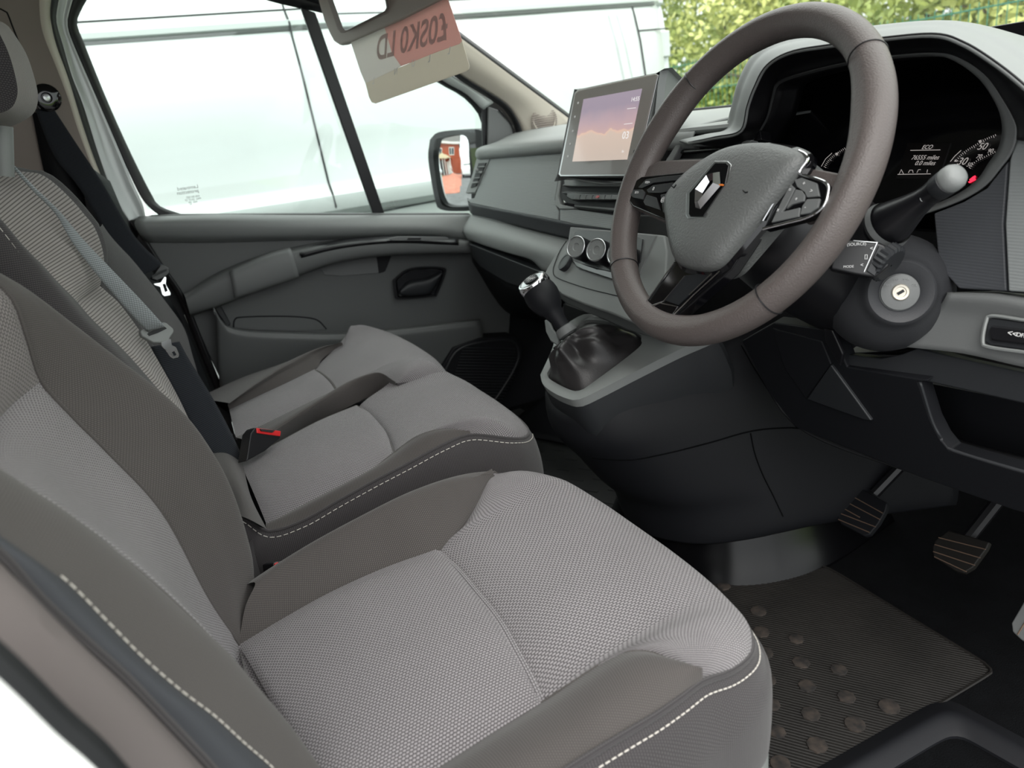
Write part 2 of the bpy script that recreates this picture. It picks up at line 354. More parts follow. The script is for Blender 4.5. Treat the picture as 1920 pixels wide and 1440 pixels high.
# --- green mesh fence
FY = 3.46
fe = thing('mesh_fence', 'green welded mesh fence in front of the trees', 'fence', (-3.5, FY, GZ))
for x in (-8.6, -6.1, -.15, 1.3):
    b = MB(); b.box((x, FY+.04, (GZ+1.10)/2), (.03, .02, (1.10-GZ)/2)); b.build('post', 'fence_green', fe, bevel=.004)
for z in (1.04, .84, .42, .02, -.4):
    for dz in (0,):
        b = MB(); b.tube([(-9.3, FY, z), (1.6, FY, z)], .0045, n=6); b.build('rail', 'fence_green', fe)
b = MB(); b.tube([(0, FY-.006, GZ+.03), (0, FY-.006, 1.07)], .0028, n=4); w0 = b.build('wire', 'fence_green', fe); w0.location.x = -7.0
for x in np.arange(-6.95, 1.0, .05):
    w1 = w0.copy(); col.objects.link(w1); w1.location.x = x
# --- trees behind it
def tree(x, y, h, rad, material, label, n, leaf=.085, lo=-.4):
    t = thing('leafy_tree', label, 'tree', (x, y, GZ)); b = MB()
    b.tube([(x, y, GZ), (x+.05, y, GZ+.6), (x-.04, y+.05, GZ+h*.6)], [.07, .055, .03], n=8)
    for k in range(7):
        a = random.uniform(0, 6.28); zz = GZ+random.uniform(.3, h*.8); d = random.uniform(.5, .95)*rad
        b.tube([(x, y, zz), (x+math.cos(a)*d*.5, y+math.sin(a)*d*.5, zz+.25), (x+math.cos(a)*d, y+math.sin(a)*d, zz+.4)], [.025, .015, .006], n=5)
    b.build('trunk', 'bark', t)
    cl = [(x+rng.uniform(-.6, .6)*rad, y+rng.uniform(-.5, .5)*rad, rng.uniform(lo, h+GZ-.3), rng.uniform(.35, .62)*rad) for _ in range(16)]
    V = []; F = []; k = 0
    for i in range(n):
        c = cl[rng.integers(16)]; d = rng.normal(size=3); d /= np.linalg.norm(d); p = np.array(c[:3])+d*c[3]*rng.uniform(.62, 1.06)*np.array([1, 1, .8])
        if p[2] < GZ+.02: continue
        u = rng.normal(size=3); u /= np.linalg.norm(u); v = np.cross(u, d+rng.normal(size=3)*.5); v /= np.linalg.norm(v)+1e-9; s = leaf*rng.uniform(.5, 1.1)
        V += [p-u*s*.5, p+v*s*.32, p+u*s*.6, p-v*s*.32]; F.append((k, k+1, k+2, k+3)); k += 4
    b = MB(); b.add(V, F); tag(b.build('foliage', material, t, smooth=0), kind='stuff')
tree(-6.3, 5.6, 3.6, 1.5, 'leaf_mid', 'yellowish green leafy tree just right of the parked van', 15000, .08)
tree(-4.7, 5.2, 3.4, 1.3, 'leaf_light', 'pale yellow green tree seen left of the steering wheel rim', 14000, .08)
tree(-3.2, 4.9, 3.0, 1.2, 'leaf_mid', 'mid green tree seen through the top of the steering wheel', 13000, .08)
tree(-1.9, 4.7, 2.5, 1.0, 'leaf_light', 'bright green bush behind the fence above the instrument hood', 11000, .08)
tree(-.7, 4.9, 2.6, 1.1, 'leaf_dark', 'darker green bush behind the fence at the right end', 9000, .08)
tree(-8.2, 7.5, 5.0, 2.2, 'leaf_mid', 'tall mid green tree further back behind the parked van', 14000, .12)
tree(-4.0, 7.4, 4.8, 2.2, 'leaf_dark', 'tall dark green tree furthest back behind the fence', 14000, .12)
tree(-1.0, 7.4, 4.6, 2.2, 'leaf_mid', 'tall mid green tree furthest right behind the bushes', 12000, .12)
# --- the street that the door mirror shows
def house(x0, yf, wd, hgt, label, porch=True):
    t = thing('house', label, 'house', (x0+wd/2, yf-3, GZ)); z0 = GZ
    b = MB(); b.box((x0+wd/2, yf-3, z0+hgt/2), (wd/2, 3, hgt/2)); b.build('wall', 'brick', t)
    b = MB(); V = [(x0-.2, yf+.3, z0+hgt), (x0+wd+.2, yf+.3, z0+hgt), (x0+wd+.2, yf-6.3, z0+hgt), (x0-.2, yf-6.3, z0+hgt), (x0-.2, yf-3, z0+hgt+1.7), (x0+wd+.2, yf-3, z0+hgt+1.7)]
    b.add(V, [(0, 1, 5, 4), (2, 3, 4, 5), (1, 2, 5), (3, 0, 4), (0, 3, 2, 1)]); b.build('roof', 'roof_tile', t)
    b = MB(); b.box((x0+wd/2, yf+.32, z0+hgt-.02), (wd/2+.2, .03, .1)); b.build('gutter_board', 'upvc', t)
    for zc in (z0+hgt-1.15, ):
        for f in (.27, .73):
            xc = x0+wd*f; b = MB(); b.box((xc, yf+.03, zc), (.62, .05, .6)); o = b.build('window', 'upvc', t)
            for s in (-1, 1):
                b = MB(); b.box((xc+s*.29, yf+.09, zc), (.24, .01, .5)); b.build('pane', 'window_dark', o)
    if porch:
        xc = x0+wd*.42
        b = MB(); b.add([(xc-1.9, yf+1.6, z0+2.5), (xc+1.9, yf+1.6, z0+2.5), (xc, yf+1.6, z0+3.3), (xc-1.9, yf, z0+2.5), (xc+1.9, yf, z0+2.5), (xc, yf, z0+3.3)], [(0, 1, 2), (3, 5, 4), (0, 2, 5, 3), (1, 4, 5, 2), (0, 3, 4, 1)]); b.build('porch_roof', 'cream', t)
        for s in (-1.6, -.9, -.1, .5, 1.6):
            b = MB(); b.box((xc+s, yf+1.4, z0+1.25), (.07, .07, 1.25)); b.build('porch_post', 'upvc', t)
        b = MB(); b.box((xc-.5, yf+.04, z0+1.2), (.5, .04, 1.1)); b.build('window', 'window_dark', t)
        b = MB(); b.box((xc+1.05, yf+.04, z0+1.05), (.42, .04, 1.05)); b.build('front_door', 'upvc', t)
house(-8.2, -24, 6.4, 4.7, 'red brick house with a cream gabled porch, reflected in the door mirror')
house(-12.2, -19.5, 2.6, 4.2, 'red brick house side beyond, reflected at the left of the door mirror', False)
b = MB(); b.box((-3.6, -14, GZ+.008), (2.0, 7.5, .008)); tag(b.build('driveway', 'brick_paving'), 'red brick driveway in front of the reflected house', 'driveway')
b = MB(); b.box((-6.3, -14, GZ+.03), (.6, 7.5, .03)); tag(b.build('lawn', 'grass'), 'strip of green grass beside the reflected driveway', 'lawn')
def car(x, y, material, label, hh=1.5, wd=.85):
    t = thing('car', label, 'car', (x, y, GZ)); z = GZ
    b = MB(); S = [(-2.0, .35, .75), (-1.9, .95, .8), (-1.1, 1.0, .84), (-.6, hh, .66), (.9, hh, .66), (1.5, 1.0, .84), (2.0, .9, .8), (2.05, .35, .75)]
    b.prism([(x-wd, y+s[0], z+s[1]) for s in S], (2*wd, 0, 0)); b.build('car_body', material, t, bevel=.08)
    b = MB(); b.box((x, y+1.22, z+1.22), (.6, .12, .16)); b.build('car_window', 'window_dark', t, bevel=.03)
    for sx in (-1, 1):
        for sy in (-1.25, 1.25):
            b = MB(); b.lathe([(0, 0), (.3, 0), (.32, .05), (.32, .16), (0, .18)], (x+sx*wd+.02*sx, y+sy, z+.32), (-sx, 0, 0)); b.build('wheel', 'tyre', t)
car(-8.2, -14.5, 'car_dark', 'dark car parked on the drive, reflected low in the door mirror')
car(-.5, -16.5, 'white_paint', 'white van parked by the house, reflected at the right of the door mirror', 2.0)
# ================================================================== SHELL OF THE CAB
b = MB(); b.box((0, .05, -.02), (.80, 1.05, .02)); tag(b.build('floor', 'carpet'), kind='structure')
b = MB(); b.box((0, -.55, 1.29), (.82, .62, .02)); tag(b.build('ceiling', 'headliner'), kind='structure')
b = MB(); b.box((0, -1.12, .5), (.82, .015, .85)); tag(b.build('wall_back', 'pillar_dark'), kind='structure')
b = MB(); b.loft([[(-.8, .80, -.02), (0, .82, -.02), (.8, .80, -.02)], [(-.8, .86, .30), (0, .88, .30), (.8, .86, .30)], [(-.8, .92, .74), (0, .95, .74), (.8, .92, .74)]], 8, 8); tag(b.build('wall_front', 'carpet', solid=.02), kind='structure')
b = MB(); b.box((-.835, .45, .25), (.012, .50, .30)); tag(b.build('wall_left', 'plastic_black'), kind='structure')
b = MB(); b.box((-.86, -.80, .30), (.012, .24, .345)); tag(b.build('wall_left', 'plastic_dark'), kind='structure')
b = MB(); b.box((-.83, -.97, .92), (.012, .17, .38)); tag(b.build('wall_left', 'pillar_dark'), kind='structure')
b = MB(); b.box((-.815, -.42, 1.245), (.02, .42, .05)); tag(b.build('wall_left', 'pillar_trim'), kind='structure')
# bonnet beyond the screen
b = MB(); b.loft([[(-.85, .98, .70), (0, 1.02, .72), (.85, .98, .70)], [(-.82, 1.2, .60), (0, 1.3, .64), (.82, 1.2, .60)], [(-.7, 1.45, .40), (0, 1.55, .45), (.7, 1.45, .40)]], 12, 16); tag(b.build('bonnet', 'white_paint', solid=.01), 'white bonnet of the van beyond the windscreen', 'bonnet')
# windscreen
base = [(-.80, .47, .765), (-.55, .665, .752), (-.2, .755, .748), (.3, .78, .748), (.80, .52, .738)]
head = [(-.70, -.06, 1.19), (-.45, .02, 1.215), (0, .05, 1.225), (.45, .02, 1.215), (.70, -.06, 1.19)]
mid = [tuple(lerp(p, q, .5)+A(0, .03, .03)) for p, q in zip(base, head)]
b = MB(); b.loft([base, mid, head], 14, 30, matched=True); tag(b.build('window_1', 'screen_glass'), 'wide windscreen above the dashboard', kind='structure')
b = MB(); b.loft([head, [tuple(A(*p)+A(0, -.10, .05)) for p in head]], 4, 20, matched=True); tag(b.build('trim_1', 'headliner', solid=.02), 'pale windscreen header lining', kind='structure')
b = MB(); b.tube(cr([tuple(A(*p)+A(0, -.008, .004)) for p in base], 40), .006, n=8); b.build('screen_rubber', 'seal', bpy.data.objects['window_1'])
# left A-pillar trim
def band(name, a, xa, b_, xb, material, parent=None, n=40, solid=.004, kind=None, label=None, mid=None):
    P = [ax(px, py, xa) for px, py in a]; Q = [ax(px, py, xb) for px, py in b_]
    rails = [cr(P, n), cr(Q, n)]
    if mid is not None: rails = [rails[0], lerp(rails[0], rails[1], .5)+A(mid, 0, 0), rails[1]]
    bb = MB(); bb.loft(rails, 3 if mid is None else 9, n, matched=True); o = bb.build(name, material, parent, solid=solid, soff=0)
    if kind: tag(o, label, kind=kind)
    return o
pt = [(742, -18), (800, 24), (867, 73), (965, 144), (1063, 219), (1075, 232)]
pb = [(690, 25), (770, 85), (862, 142), (943, 193), (970, 227), (986, 262)]
o = band('trim_2', pt, -.735, pb, -.775, 'pillar_trim', kind='structure', label='beige lining of the far windscreen pillar', mid=.012)
band('pillar_edge_seal', [(737, -30), (867, 65), (1063, 212), (1078, 226)], -.748, [(742, -18), (867, 73), (1063, 219), (1075, 232)], -.733, 'seal', o)
b = MB(); c0 = ax(1012, 228, -.752); nn = A(1, -.2, .15); nn /= np.linalg.norm(nn)
for k in range(13):
    z = -.030+k*.005; hw = math.sqrt(max(0, .034**2-z*z)); 
    p = c0+A(0, .01, z)+nn*.012; b = MB(); b.box(p, (.0015, max(hw, .012), .0012), X=nn, Y=(.2, 1, 0)); b.build('speaker_slat', 'pillar_dark', o)
b = MB(); b.lathe([(.0275, .0), (.029, .0015), (.0305, .0)], c0+nn*.012+A(0, .01, 0), nn, 36); b.build('speaker_ring', 'pillar_trim', o)
# left B-pillar: dark lining, bright edge, rubber, painted aperture
L5 = [(73, -20), (75, 33), (83, 70), (103, 120), (127, 183), (145, 240), (185, 345), (225, 435)]
L4 = [(97, -20), (92, 17), (93, 38), (103, 83), (127, 150), (150, 225), (175, 298), (210, 380), (252, 455)]
L4b = [(112, -20), (104, 25), (105, 47), (117, 88), (133, 143), (155, 200), (183, 290), (213, 370), (258, 440)]
o = band('trim_3', [(-160, -20), (-150, 120), (-120, 300), (-60, 480), (40, 640)], -.735, L5, -.735, 'pillar_dark', kind='structure', label='taupe lining of the far door pillar')
band('bright_edge', L5, -.735, L4, -.765, 'pillar_trim', o)
b = MB(); b.tube(cr([ax(*p, -.735)+A(.002, 0, 0) for p in [(-10, 15), (12, 22), (22, 45), (45, 105), (75, 190), (90, 240), (110, 310)]], 30), .0015, n=5); b.build('cover_seam', 'plastic_black', o)
lowB = [(222, 420), (300, 545), (345, 640), (395, 745)]
band('lower_lining', [(150, 300), (170, 420), (235, 560), (300, 680), (370, 790)], -.70, [(205, 340), (262, 470), (317, 560), (352, 625), (400, 745)], -.745, 'plastic_dark', o)
band('belt_slot_lining', [(60, 210), (85, 330), (115, 420), (160, 520)], -.728, [(98, 215), (150, 340), (190, 420), (235, 520)], -.728, 'plastic_black', o)
# ------------------------------------------------------------------ far door
d = thing('door_1', None, None, (-.80, -.2, .18)); tag(d, 'grey trimmed far passenger door of the van', kind='structure')
L3 = L4b; L1 = [(143, -20), (131, 20), (127, 45), (135, 75), (180, 180), (225, 285), (262, 365), (285, 393), (306, 408)]
L0 = [(173, -20), (150, 20), (143, 45), (155, 78), (200, 190), (245, 290), (283, 365), (300, 388), (345, 404)]
band('weather_seal', L4, -.768, L4b, -.785, 'seal', d, mid=.006)
band('window_frame', L3, -.79, L1[:6]+[(250, 345), (268, 385), (275, 420)], -.80, 'silver_paint', d, mid=-.006)
band('window_seal', L1, -.80, L0, -.815, 'seal', d, mid=.004)
# top rail and raked front of the frame
T0 = [(120, -60), (173, -70), (330, -60), (500, 0), (640, 35), (730, 92), (820, 153), (867, 180), (897, 213), (905, 240), (906, 272)]
T1 = [(110, -80), (170, -90), (330, -82), (520, -18), (652, 25), (740, 82), (828, 149), (873, 175), (905, 205), (912, 233), (912, 272)]
T2 = [(100, -110), (180, -120), (350, -105), (535, -32), (665, 12), (755, 72), (848, 141), (917, 186), (945, 206), (965, 237), (968, 262)]
band('window_seal', T0, -.815, T1, -.80, 'seal', d); band('window_frame', T1[3:9]+[(913, 200)], -.80, T2[3:7]+[(900, 172), (925, 192)], -.79, 'silver_paint', d)
band('window_frame', T1[:5], -.80, T2[:5], -.79, 'seal', d)
band('weather_seal', [(520, -45), (660, 5), (848, 139), (917, 184), (947, 206), (966, 237), (969, 262)], -.785, [(560, -60), (690, 5), (862, 139), (943, 190), (970, 224), (985, 262)], -.768, 'seal', d, mid=.006)
b = MB(); b.prism([ax(*p, -.80) for p in [(913, 200), (938, 209), (960, 236), (966, 268), (912, 272)]], (.01, 0, 0)); b.build('mirror_sail', 'plastic_mid', d, bevel=.003)
b = MB(); b.prism([ax(*p, -.802) for p in [(902, 180), (945, 196), (975, 232), (985, 272), (905, 276)]], (-.004, 0, 0)); b.build('sail_backing', 'seal', d)
b = MB(); b.tube(cr([ax(*p, -.786) for p in [(935, 206), (958, 232), (966, 262)]], 20), .002, n=6); b.build('sail_edge', 'satin_black', d)
GL = [ax(*p, -.825) for p in [(125, 40), (170, -60), (500, -10), (640, 25), (740, 90), (830, 145), (905, 195), (925, 240), (925, 420), (600, 425), (330, 425), (280, 400), (200, 215)]]
b = MB(); b.prism(GL, (-.003, 0, 0)); tag(b.build('window_2', 'side_glass', d), 'side window glass of the far door')
b = MB(); b.prism([ax(*p, -.815) for p in [(562, 15), (590, 25), (722, 408), (700, 408)]], (.012, 0, 0)); b.build('window_divider', 'satin_black', d, bevel=.003)
for s, px, py, sz in (('Laminated', 352, 352, .011), ('protection', 352, 360, .011), ('43R-001582', 362, 369, .006), ('M42  DOT 27', 362, 374, .006), ('AS2  E9', 362, 379, .006), ('TP', 358, 384, .005), ('43R-001', 738, 378, .007), ('DOT 27 M42', 738, 385, .007), ('E9', 738, 393, .005)):
    text('glass_print', s, sz, ax(px, py, -.8215), (0, 1, 0), (0, 0, 1), 'print_grey', bpy.data.objects['window_2'], mirror=True)
# trim panel body
def xs(pts, v): return [ax(*p, v) for p in pts]
outer = [(250, 412), (300, 492), (343, 553), (362, 602), (396, 675), (432, 750), (470, 790), (620, 800), (780, 800), (880, 760), (950, 700), (960, 560), (935, 430), (880, 400), (600, 400), (330, 402), (285, 404)]
b = MB(); b.prism(xs(outer, -.785), (-.03, 0, 0)); b.build('door_panel', 'door_plastic', d, bevel=.004)
b = MB(); b.loft([xs([(262, 405), (400, 401), (600, 402), (880, 402), (925, 405)], -.812), xs([(258, 408), (400, 404), (600, 405), (880, 405), (925, 408)], -.775), xs([(252, 419), (400, 417), (600, 421), (820, 425), (925, 440)], -.752),
                  xs([(262, 440), (400, 442), (600, 440), (800, 438), (905, 452)], -.758), xs([(275, 455), (400, 455), (600, 450), (800, 446), (905, 462)], -.784)], 30, 40); b.build('sill_rail', 'plastic_light', d, solid=.004)
# armrest: sweeping grip
b = MB(); b.loft([xs([(343, 553), (400, 515), (470, 485), (550, 463), (640, 449), (740, 441), (900, 447)], -.784), xs([(345, 552), (402, 517), (472, 489), (552, 468), (640, 454), (740, 446), (900, 452)], -.735),
                  xs([(348, 560), (405, 528), (475, 500), (552, 478), (640, 461), (740, 452), (900, 458)], -.715), xs([(355, 585), (410, 568), (480, 540), (560, 510), (640, 486), (740, 474), (900, 471)], -.715), xs([(357, 592), (412, 574), (482, 547), (560, 517), (640, 492), (740, 479), (900, 476)], -.735),
                  xs([(357, 594), (412, 575), (482, 547), (560, 517), (640, 492), (740, 479), (900, 476)], -.784)], 30, 50); b.build('armrest', 'door_plastic', d, smooth=60)
b = MB(); b.loft([xs([(560, 466), (640, 450), (740, 442), (860, 446)], -.74), xs([(562, 476), (640, 459), (740, 450), (860, 454)], -.712), xs([(565, 484), (640, 466), (740, 456), (860, 460)], -.7125)], 12, 30); b.build('grab_rail', 'satin_black', d, solid=.003)
b = MB(); b.loft([xs([(430, 505), (500, 475), (543, 464)], -.735), xs([(432, 515), (503, 487), (548, 474)], -.709), xs([(440, 555), (508, 532), (560, 515)], -.709), xs([(441, 562), (508, 539), (560, 521)], -.735)], 16, 16); b.build('armrest_sleeve', 'plastic_mid', d, solid=.003)
b = MB(); b.prism(xs([(725, 447), (745, 443), (835, 444), (842, 448), (830, 451), (735, 451)], -.711), (.004, 0, 0)); o = b.build('switch_plate', 'plastic_mid', d, bevel=.001)
b = MB(); b.prism(xs([(765, 445.5), (790, 445.5), (788, 449), (763, 449)], -.707), (.003, 0, 0)); b.build('window_switch', 'satin_black', o, bevel=.001)
# grab recess behind the armrest
b = MB(); b.prism(xs([(600, 502), (640, 486), (718, 476), (722, 500), (708, 512), (640, 518), (608, 515)], -.7845), (.003, 0, 0)); b.build('grab_recess', 'plastic_mid', d, bevel=.002)
b = MB(); b.prism(xs([(705, 478), (735, 475), (722, 508), (710, 512)], -.783), (.004, 0, 0)); b.build('recess_end', 'plastic_black', d, bevel=.001)
# handle bezel
hz = [(736, 525), (760, 506), (790, 500), (833, 502), (835, 515), (820, 552), (812, 556), (748, 561), (740, 552)]
hc = sum(A(*p) for p in hz)/len(hz)
def shrink(P, c, k): return [tuple(c+(A(*p)-c)*k) for p in P]
ro = [cr(xs(hz+hz[:1], -.783), 60)[:-1], cr(xs(shrink(hz, hc, 1)+hz[:1], -.772), 60)[:-1], cr(xs(shrink(hz+hz[:1], hc, .90), -.772), 60)[:-1], cr(xs(shrink(hz+hz[:1], hc, .84), -.778), 60)[:-1]]
b = MB(); b.grid(ro, cv=True); o = b.build('handle_bezel', 'satin_black', d)
b = MB(); b.prism(xs(shrink(hz, hc, .84), -.781), (.001, 0, 0)); b.build('handle_bowl', 'plastic_black', o)
b = MB(); b.loft([xs([(752, 540), (765, 527), (800, 520), (825, 508)], -.776), xs([(750, 546), (768, 535), (802, 528), (829, 512)], -.760), xs([(752, 553), (775, 552), (805, 547), (826, 520)], -.762), xs([(754, 554), (776, 555), (806, 551), (826, 522)], -.777)], 16, 24); b.build('handle_lever', 'plastic_dark', o, solid=.002)
# lower pocket
rimT = [(400, 572), (412, 595), (428, 611), (470, 619), (560, 623), (640, 624), (760, 614), (900, 598)]
b = MB(); b.loft([xs(rimT, -.784), xs([(x, y+1) for x, y in rimT], -.735), xs([(x+2, y+8) for x, y in rimT], -.722), xs([(x+6, y+32) for x, y in rimT], -.722), xs([(x+12, y+150) for x, y in rimT], -.745), xs([(x+30, y+190) for x, y in rimT], -.784)], 30, 40)
b.build('storage_pocket', 'door_plastic', d, solid=.004)
pk = [(438, 614), (440, 600), (452, 595), (520, 593), (570, 595), (596, 601), (612, 617), (560, 620), (470, 618)]
b = MB(); b.prism(xs(pk, -.7835), (.001, 0, 0)); b.build('pocket_liner', 'door_plastic', d)
b = MB(); b.tube(cr(xs(pk[:7], -.783), 40), .0018, n=6); b.build('liner_edge', 'plastic_black', d)
b = MB(); b.prism(xs([(398, 572), (410, 566), (432, 605), (425, 611)], -.782), (.02, 0, 0)); b.build('pocket_end', 'plastic_dark', d, bevel=.003)
# edge of the door and the gap behind it
b = MB(); b.loft([xs([(240, 412), (292, 492), (335, 555), (380, 665), (418, 758)], -.80), xs([(252, 412), (303, 492), (346, 555), (392, 665), (430, 758)], -.785)], 3, 20); b.build('edge_seal', 'seal', d, solid=.006)
b = MB(); b.loft([xs([(345, 590), (367, 637), (395, 700), (415, 762)], -.80), xs([(352, 590), (373, 637), (401, 700), (422, 762)], -.80)], 2, 20); b.build('painted_edge', 'white_paint', d, solid=.003)
# footwell grille panel at the front of the door
spk = [(822, 700), (850, 652), (900, 634), (965, 630), (981, 650), (978, 678), (955, 720), (925, 762), (880, 800), (790, 800)]
b = MB(); b.prism(xs(spk, -.715), (-.06, 0, 0)); o = b.build('speaker_housing', 'plastic_black', d, bevel=.004)
ctr = sum(A(*p) for p in spk)/len(spk)
b = MB(); P = cr(xs(shrink(spk+spk[:1], ctr, .88), -.713), 60); b.tube(P, .003, n=6, cap=False); b.build('speaker_rim', 'plastic_dark', o)
for k in range(20):
    y_ = 652+k*5.5; sh_ = max(0, (y_-700))*.5; p = ax(868-max(0, y_-652)*.30, y_, -.712); q = ax(966-sh_, y_+2, -.712); b = MB(); b.tube([p, q], .0016, n=4); b.build('speaker_slat', 'plastic_dark', o)
# ------------------------------------------------------------------ door mirror outside
mi = thing('door_mirror', 'black cased door mirror outside the far window, showing houses', 'mirror', ax(858, 392, -1.05))
mp = ax(857, 312, -1.05); mn = A(.53, -.848, .01); mn /= np.linalg.norm(mn); mu = A(0, 0, 1.)-mn*mn[2]; mu /= np.linalg.norm(mu); mr_ = np.cross(mu, mn)
def mpl(pts, off=0): return [ap(px, py, mp+mn*off, mn) for px, py in pts]
co = [(806, 262), (822, 248), (868, 243), (900, 244), (906, 262), (907, 375), (900, 392), (860, 396), (825, 392), (815, 372), (803, 300)]
ci = [(815, 268), (822, 259), (872, 255), (880, 300), (884, 382), (878, 388), (838, 388), (824, 372), (813, 300)]
cc = cr(mpl(co+co[:1]), 60)[:-1]; cm = cc.mean(0)
R4 = [cr(mpl(ci+ci[:1], .001), 60)[:-1], cr(mpl(ci+ci[:1], .012), 60)[:-1], cr(mpl(co+co[:1], .01), 60)[:-1], cc-mn*.03, cm+(cc-cm)*.85-mn*.10, cm+(cc-cm)*.4-mn*.13, cm+(cc-cm)*.02-mn*.135]
b = MB(); b.grid(R4, cv=True); b.build('mirror_case', 'plastic_dark', mi)
gp = cr(mpl(ci+ci[:1], .003), 60)[:-1]; gc = gp.mean(0); rings = []
for k in (0.001, .25, .5, .75, 1.0):
    r_ = gc+(gp-gc)*k; dd = ((r_-gc)**2).sum(1); rings.append(r_-mn[None, :]*(dd/(2*.9))[:, None])
b = MB(); b.grid(rings, cv=True); b.build('mirror_glass', 'mirror', mi)
b = MB(); b.tube([cm-mn*.05+mr_*.02+A(0, 0, -.06), A(-.97, .32, .60), A(-.87, .37, .60)], .03, n=12); b.tube([cm-mn*.05+A(0, 0, .07), A(-.97, .32, .72), A(-.87, .37, .72)], .022, n=12); b.build('mirror_arm', 'plastic_dark', mi)
# ================================================================== DRIVER SEAT
def zs(pts, zv):
    zv = zv if hasattr(zv, '__len__') else [zv]*len(pts); return [az(*p, z) for p, z in zip(pts, zv)]
def mirror_x(P, c): return [A(2*c-p[0], p[1], p[2]) for p in P]
ds = thing('driver_seat', 'grey cloth driver seat nearest the camera with a textured insert', 'seat', (.48, -.40, .0))
FS = zs([(447, 1210), (530, 1160), (620, 1110), (720, 1065), (817, 1030)], [.308, .314, .32, .325, .330])          # far seam of the insert
FB = zs([(817, 1030), (858, 993), (890, 945), (912, 905), (925, 888)], [.330, .338, .347, .356, .362])               # its fan to the front corner
GR = zs([(817, 1030), (853, 1063), (893, 1110), (933, 1160), (967, 1220), (993, 1270), (1015, 1318)], [.330, .333, .336, .337, .336, .333, .330])
NB = zs([(1015, 1318), (1073, 1280), (1140, 1237), (1180, 1222), (1220, 1223), (1260, 1240), (1290, 1258), (1318, 1280)], [.330, .342, .352, .357, .359, .359, .358, .355])
NS = zs([(640, 1560), (735, 1495), (827, 1437), (920, 1377), (1015, 1318)], [.312, .316, .320, .326, .330])
# rear insert, puffed
def puff(P, Q, n, h, power=.6):
    P = cr(P, 40); Q = cr(Q, 40); return [lerp(P, Q, t)+A(0, 0, 1)*h*(max(0, math.sin(math.pi*t))**power) for t in np.linspace(0, 1, n)]
rows = puff(NS, FS, 15, .008); Gp = np.array([cr(r, 60) for r in rows])
for j in range(60):
    v = j/59; ed = np.sin(math.pi*np.linspace(0, 1, 15)).clip(0, 1)**.5; Gp[:, j, 2] -= .005*max(0, (v-.93)/.07)**2*ed; Gp[:, j, 2] += .009*max(0, math.sin(math.pi*v))**.35*ed
gre = cr(GR[::-1], 15)
for i in range(15):
    for j in range(60):
        v = j/59; Gp[i, j, :2] += (gre[i][:2]-Gp[i, 59, :2])*v**3 if j < 59 else 0
    Gp[i, 59, :2] = gre[i][:2]
b = MB(); b.grid(Gp.transpose(1, 0, 2)); o = b.build('seat_insert', 'seat_weave', ds)
# front insert : start curve (near corner .. groove .. far corner) to nose piping
st = NB[::-1][:-1]+GR[::-1]+FB[1:]
EN = [A(.690, -.258, .352), A(.689, -.232, .347), A(.680, -.205, .342), A(.664, -.186, .336), A(.640, -.170, .330), A(.605, -.158, .325), A(.560, -.150, .321), A(.500, -.146, .318), A(.430, -.148, .318), A(.370, -.154, .322), A(.325, -.165, .328), A(.292, -.185, .337), A(.270, -.212, .348), A(.262, -.248, .356)]
st_r = cr(st, 61); en_r = cr(EN, 61); rl = []
for t, bz, pl in ((0, -.009, 0), (.05, .001, 0), (.2, .013, 0), (.45, .022, 0), (.7, .0275, 0), (.88, .021, .002), (.96, .012, .004), (1, 0, 0)):
    w_ = np.minimum(1, np.linalg.norm(en_r-st_r, axis=1)/.16)[:, None]
    rl.append(lerp(st_r, en_r, t)+A(0, 0, 1)*bz*w_+A(0, pl, 0)*w_)
b = MB(); b.loft(rl, 40, 61, matched=True); 
b.build('front_insert', 'seat_weave', ds)
b = MB(); b.tube(cr(GR, 40)+A(0, 0, -.0065), .006, n=8); b.build('seam_tuck', 'seat_weave', ds)
# far bolster
CR = [az(478, 1092, .345), az(530, 1053, .352), az(600, 1010, .361), az(680, 968, .372), az(760, 930, .380), az(845, 900, .376), az(925, 888, .362)]
OU = [A(.255, -.61, .30), A(.250, -.52, .315), A(.246, -.44, .335), A(.243, -.38, .350), A(.244, -.33, .358), A(.250, -.285, .361), A(.262, -.248, .358)]
SF = FS+FB[1:]
b = MB(); b.loft([cr(SF, 50), lerp(cr(SF, 50), cr(CR, 50), .5)+A(-.003, 0, .006), cr(CR, 50), lerp(cr(CR, 50), cr(OU, 50), .6)+A(-.004, 0, .003), cr(OU, 50)], 24, 50, matched=True); b.build('cushion_bolster', 'dark_weave', ds)
# near bolster
PI = zs([(760, 1640), (900, 1550), (1000, 1485), (1107, 1417), (1173, 1377), (1230, 1343), (1280, 1308), (1318, 1280)], [.34, .345, .35, .356, .358, .358, .357, .355])
SN = NS+NB[1:]
b = MB(); b.loft([cr(SN, 50), lerp(cr(SN, 50), cr(PI, 50), .35)+A(0, 0, .013), lerp(cr(SN, 50), cr(PI, 50), .7)+A(0, 0, .013), cr(PI, 50)], 20, 50, matched=True); b.build('cushion_bolster', 'dark_weave', ds)
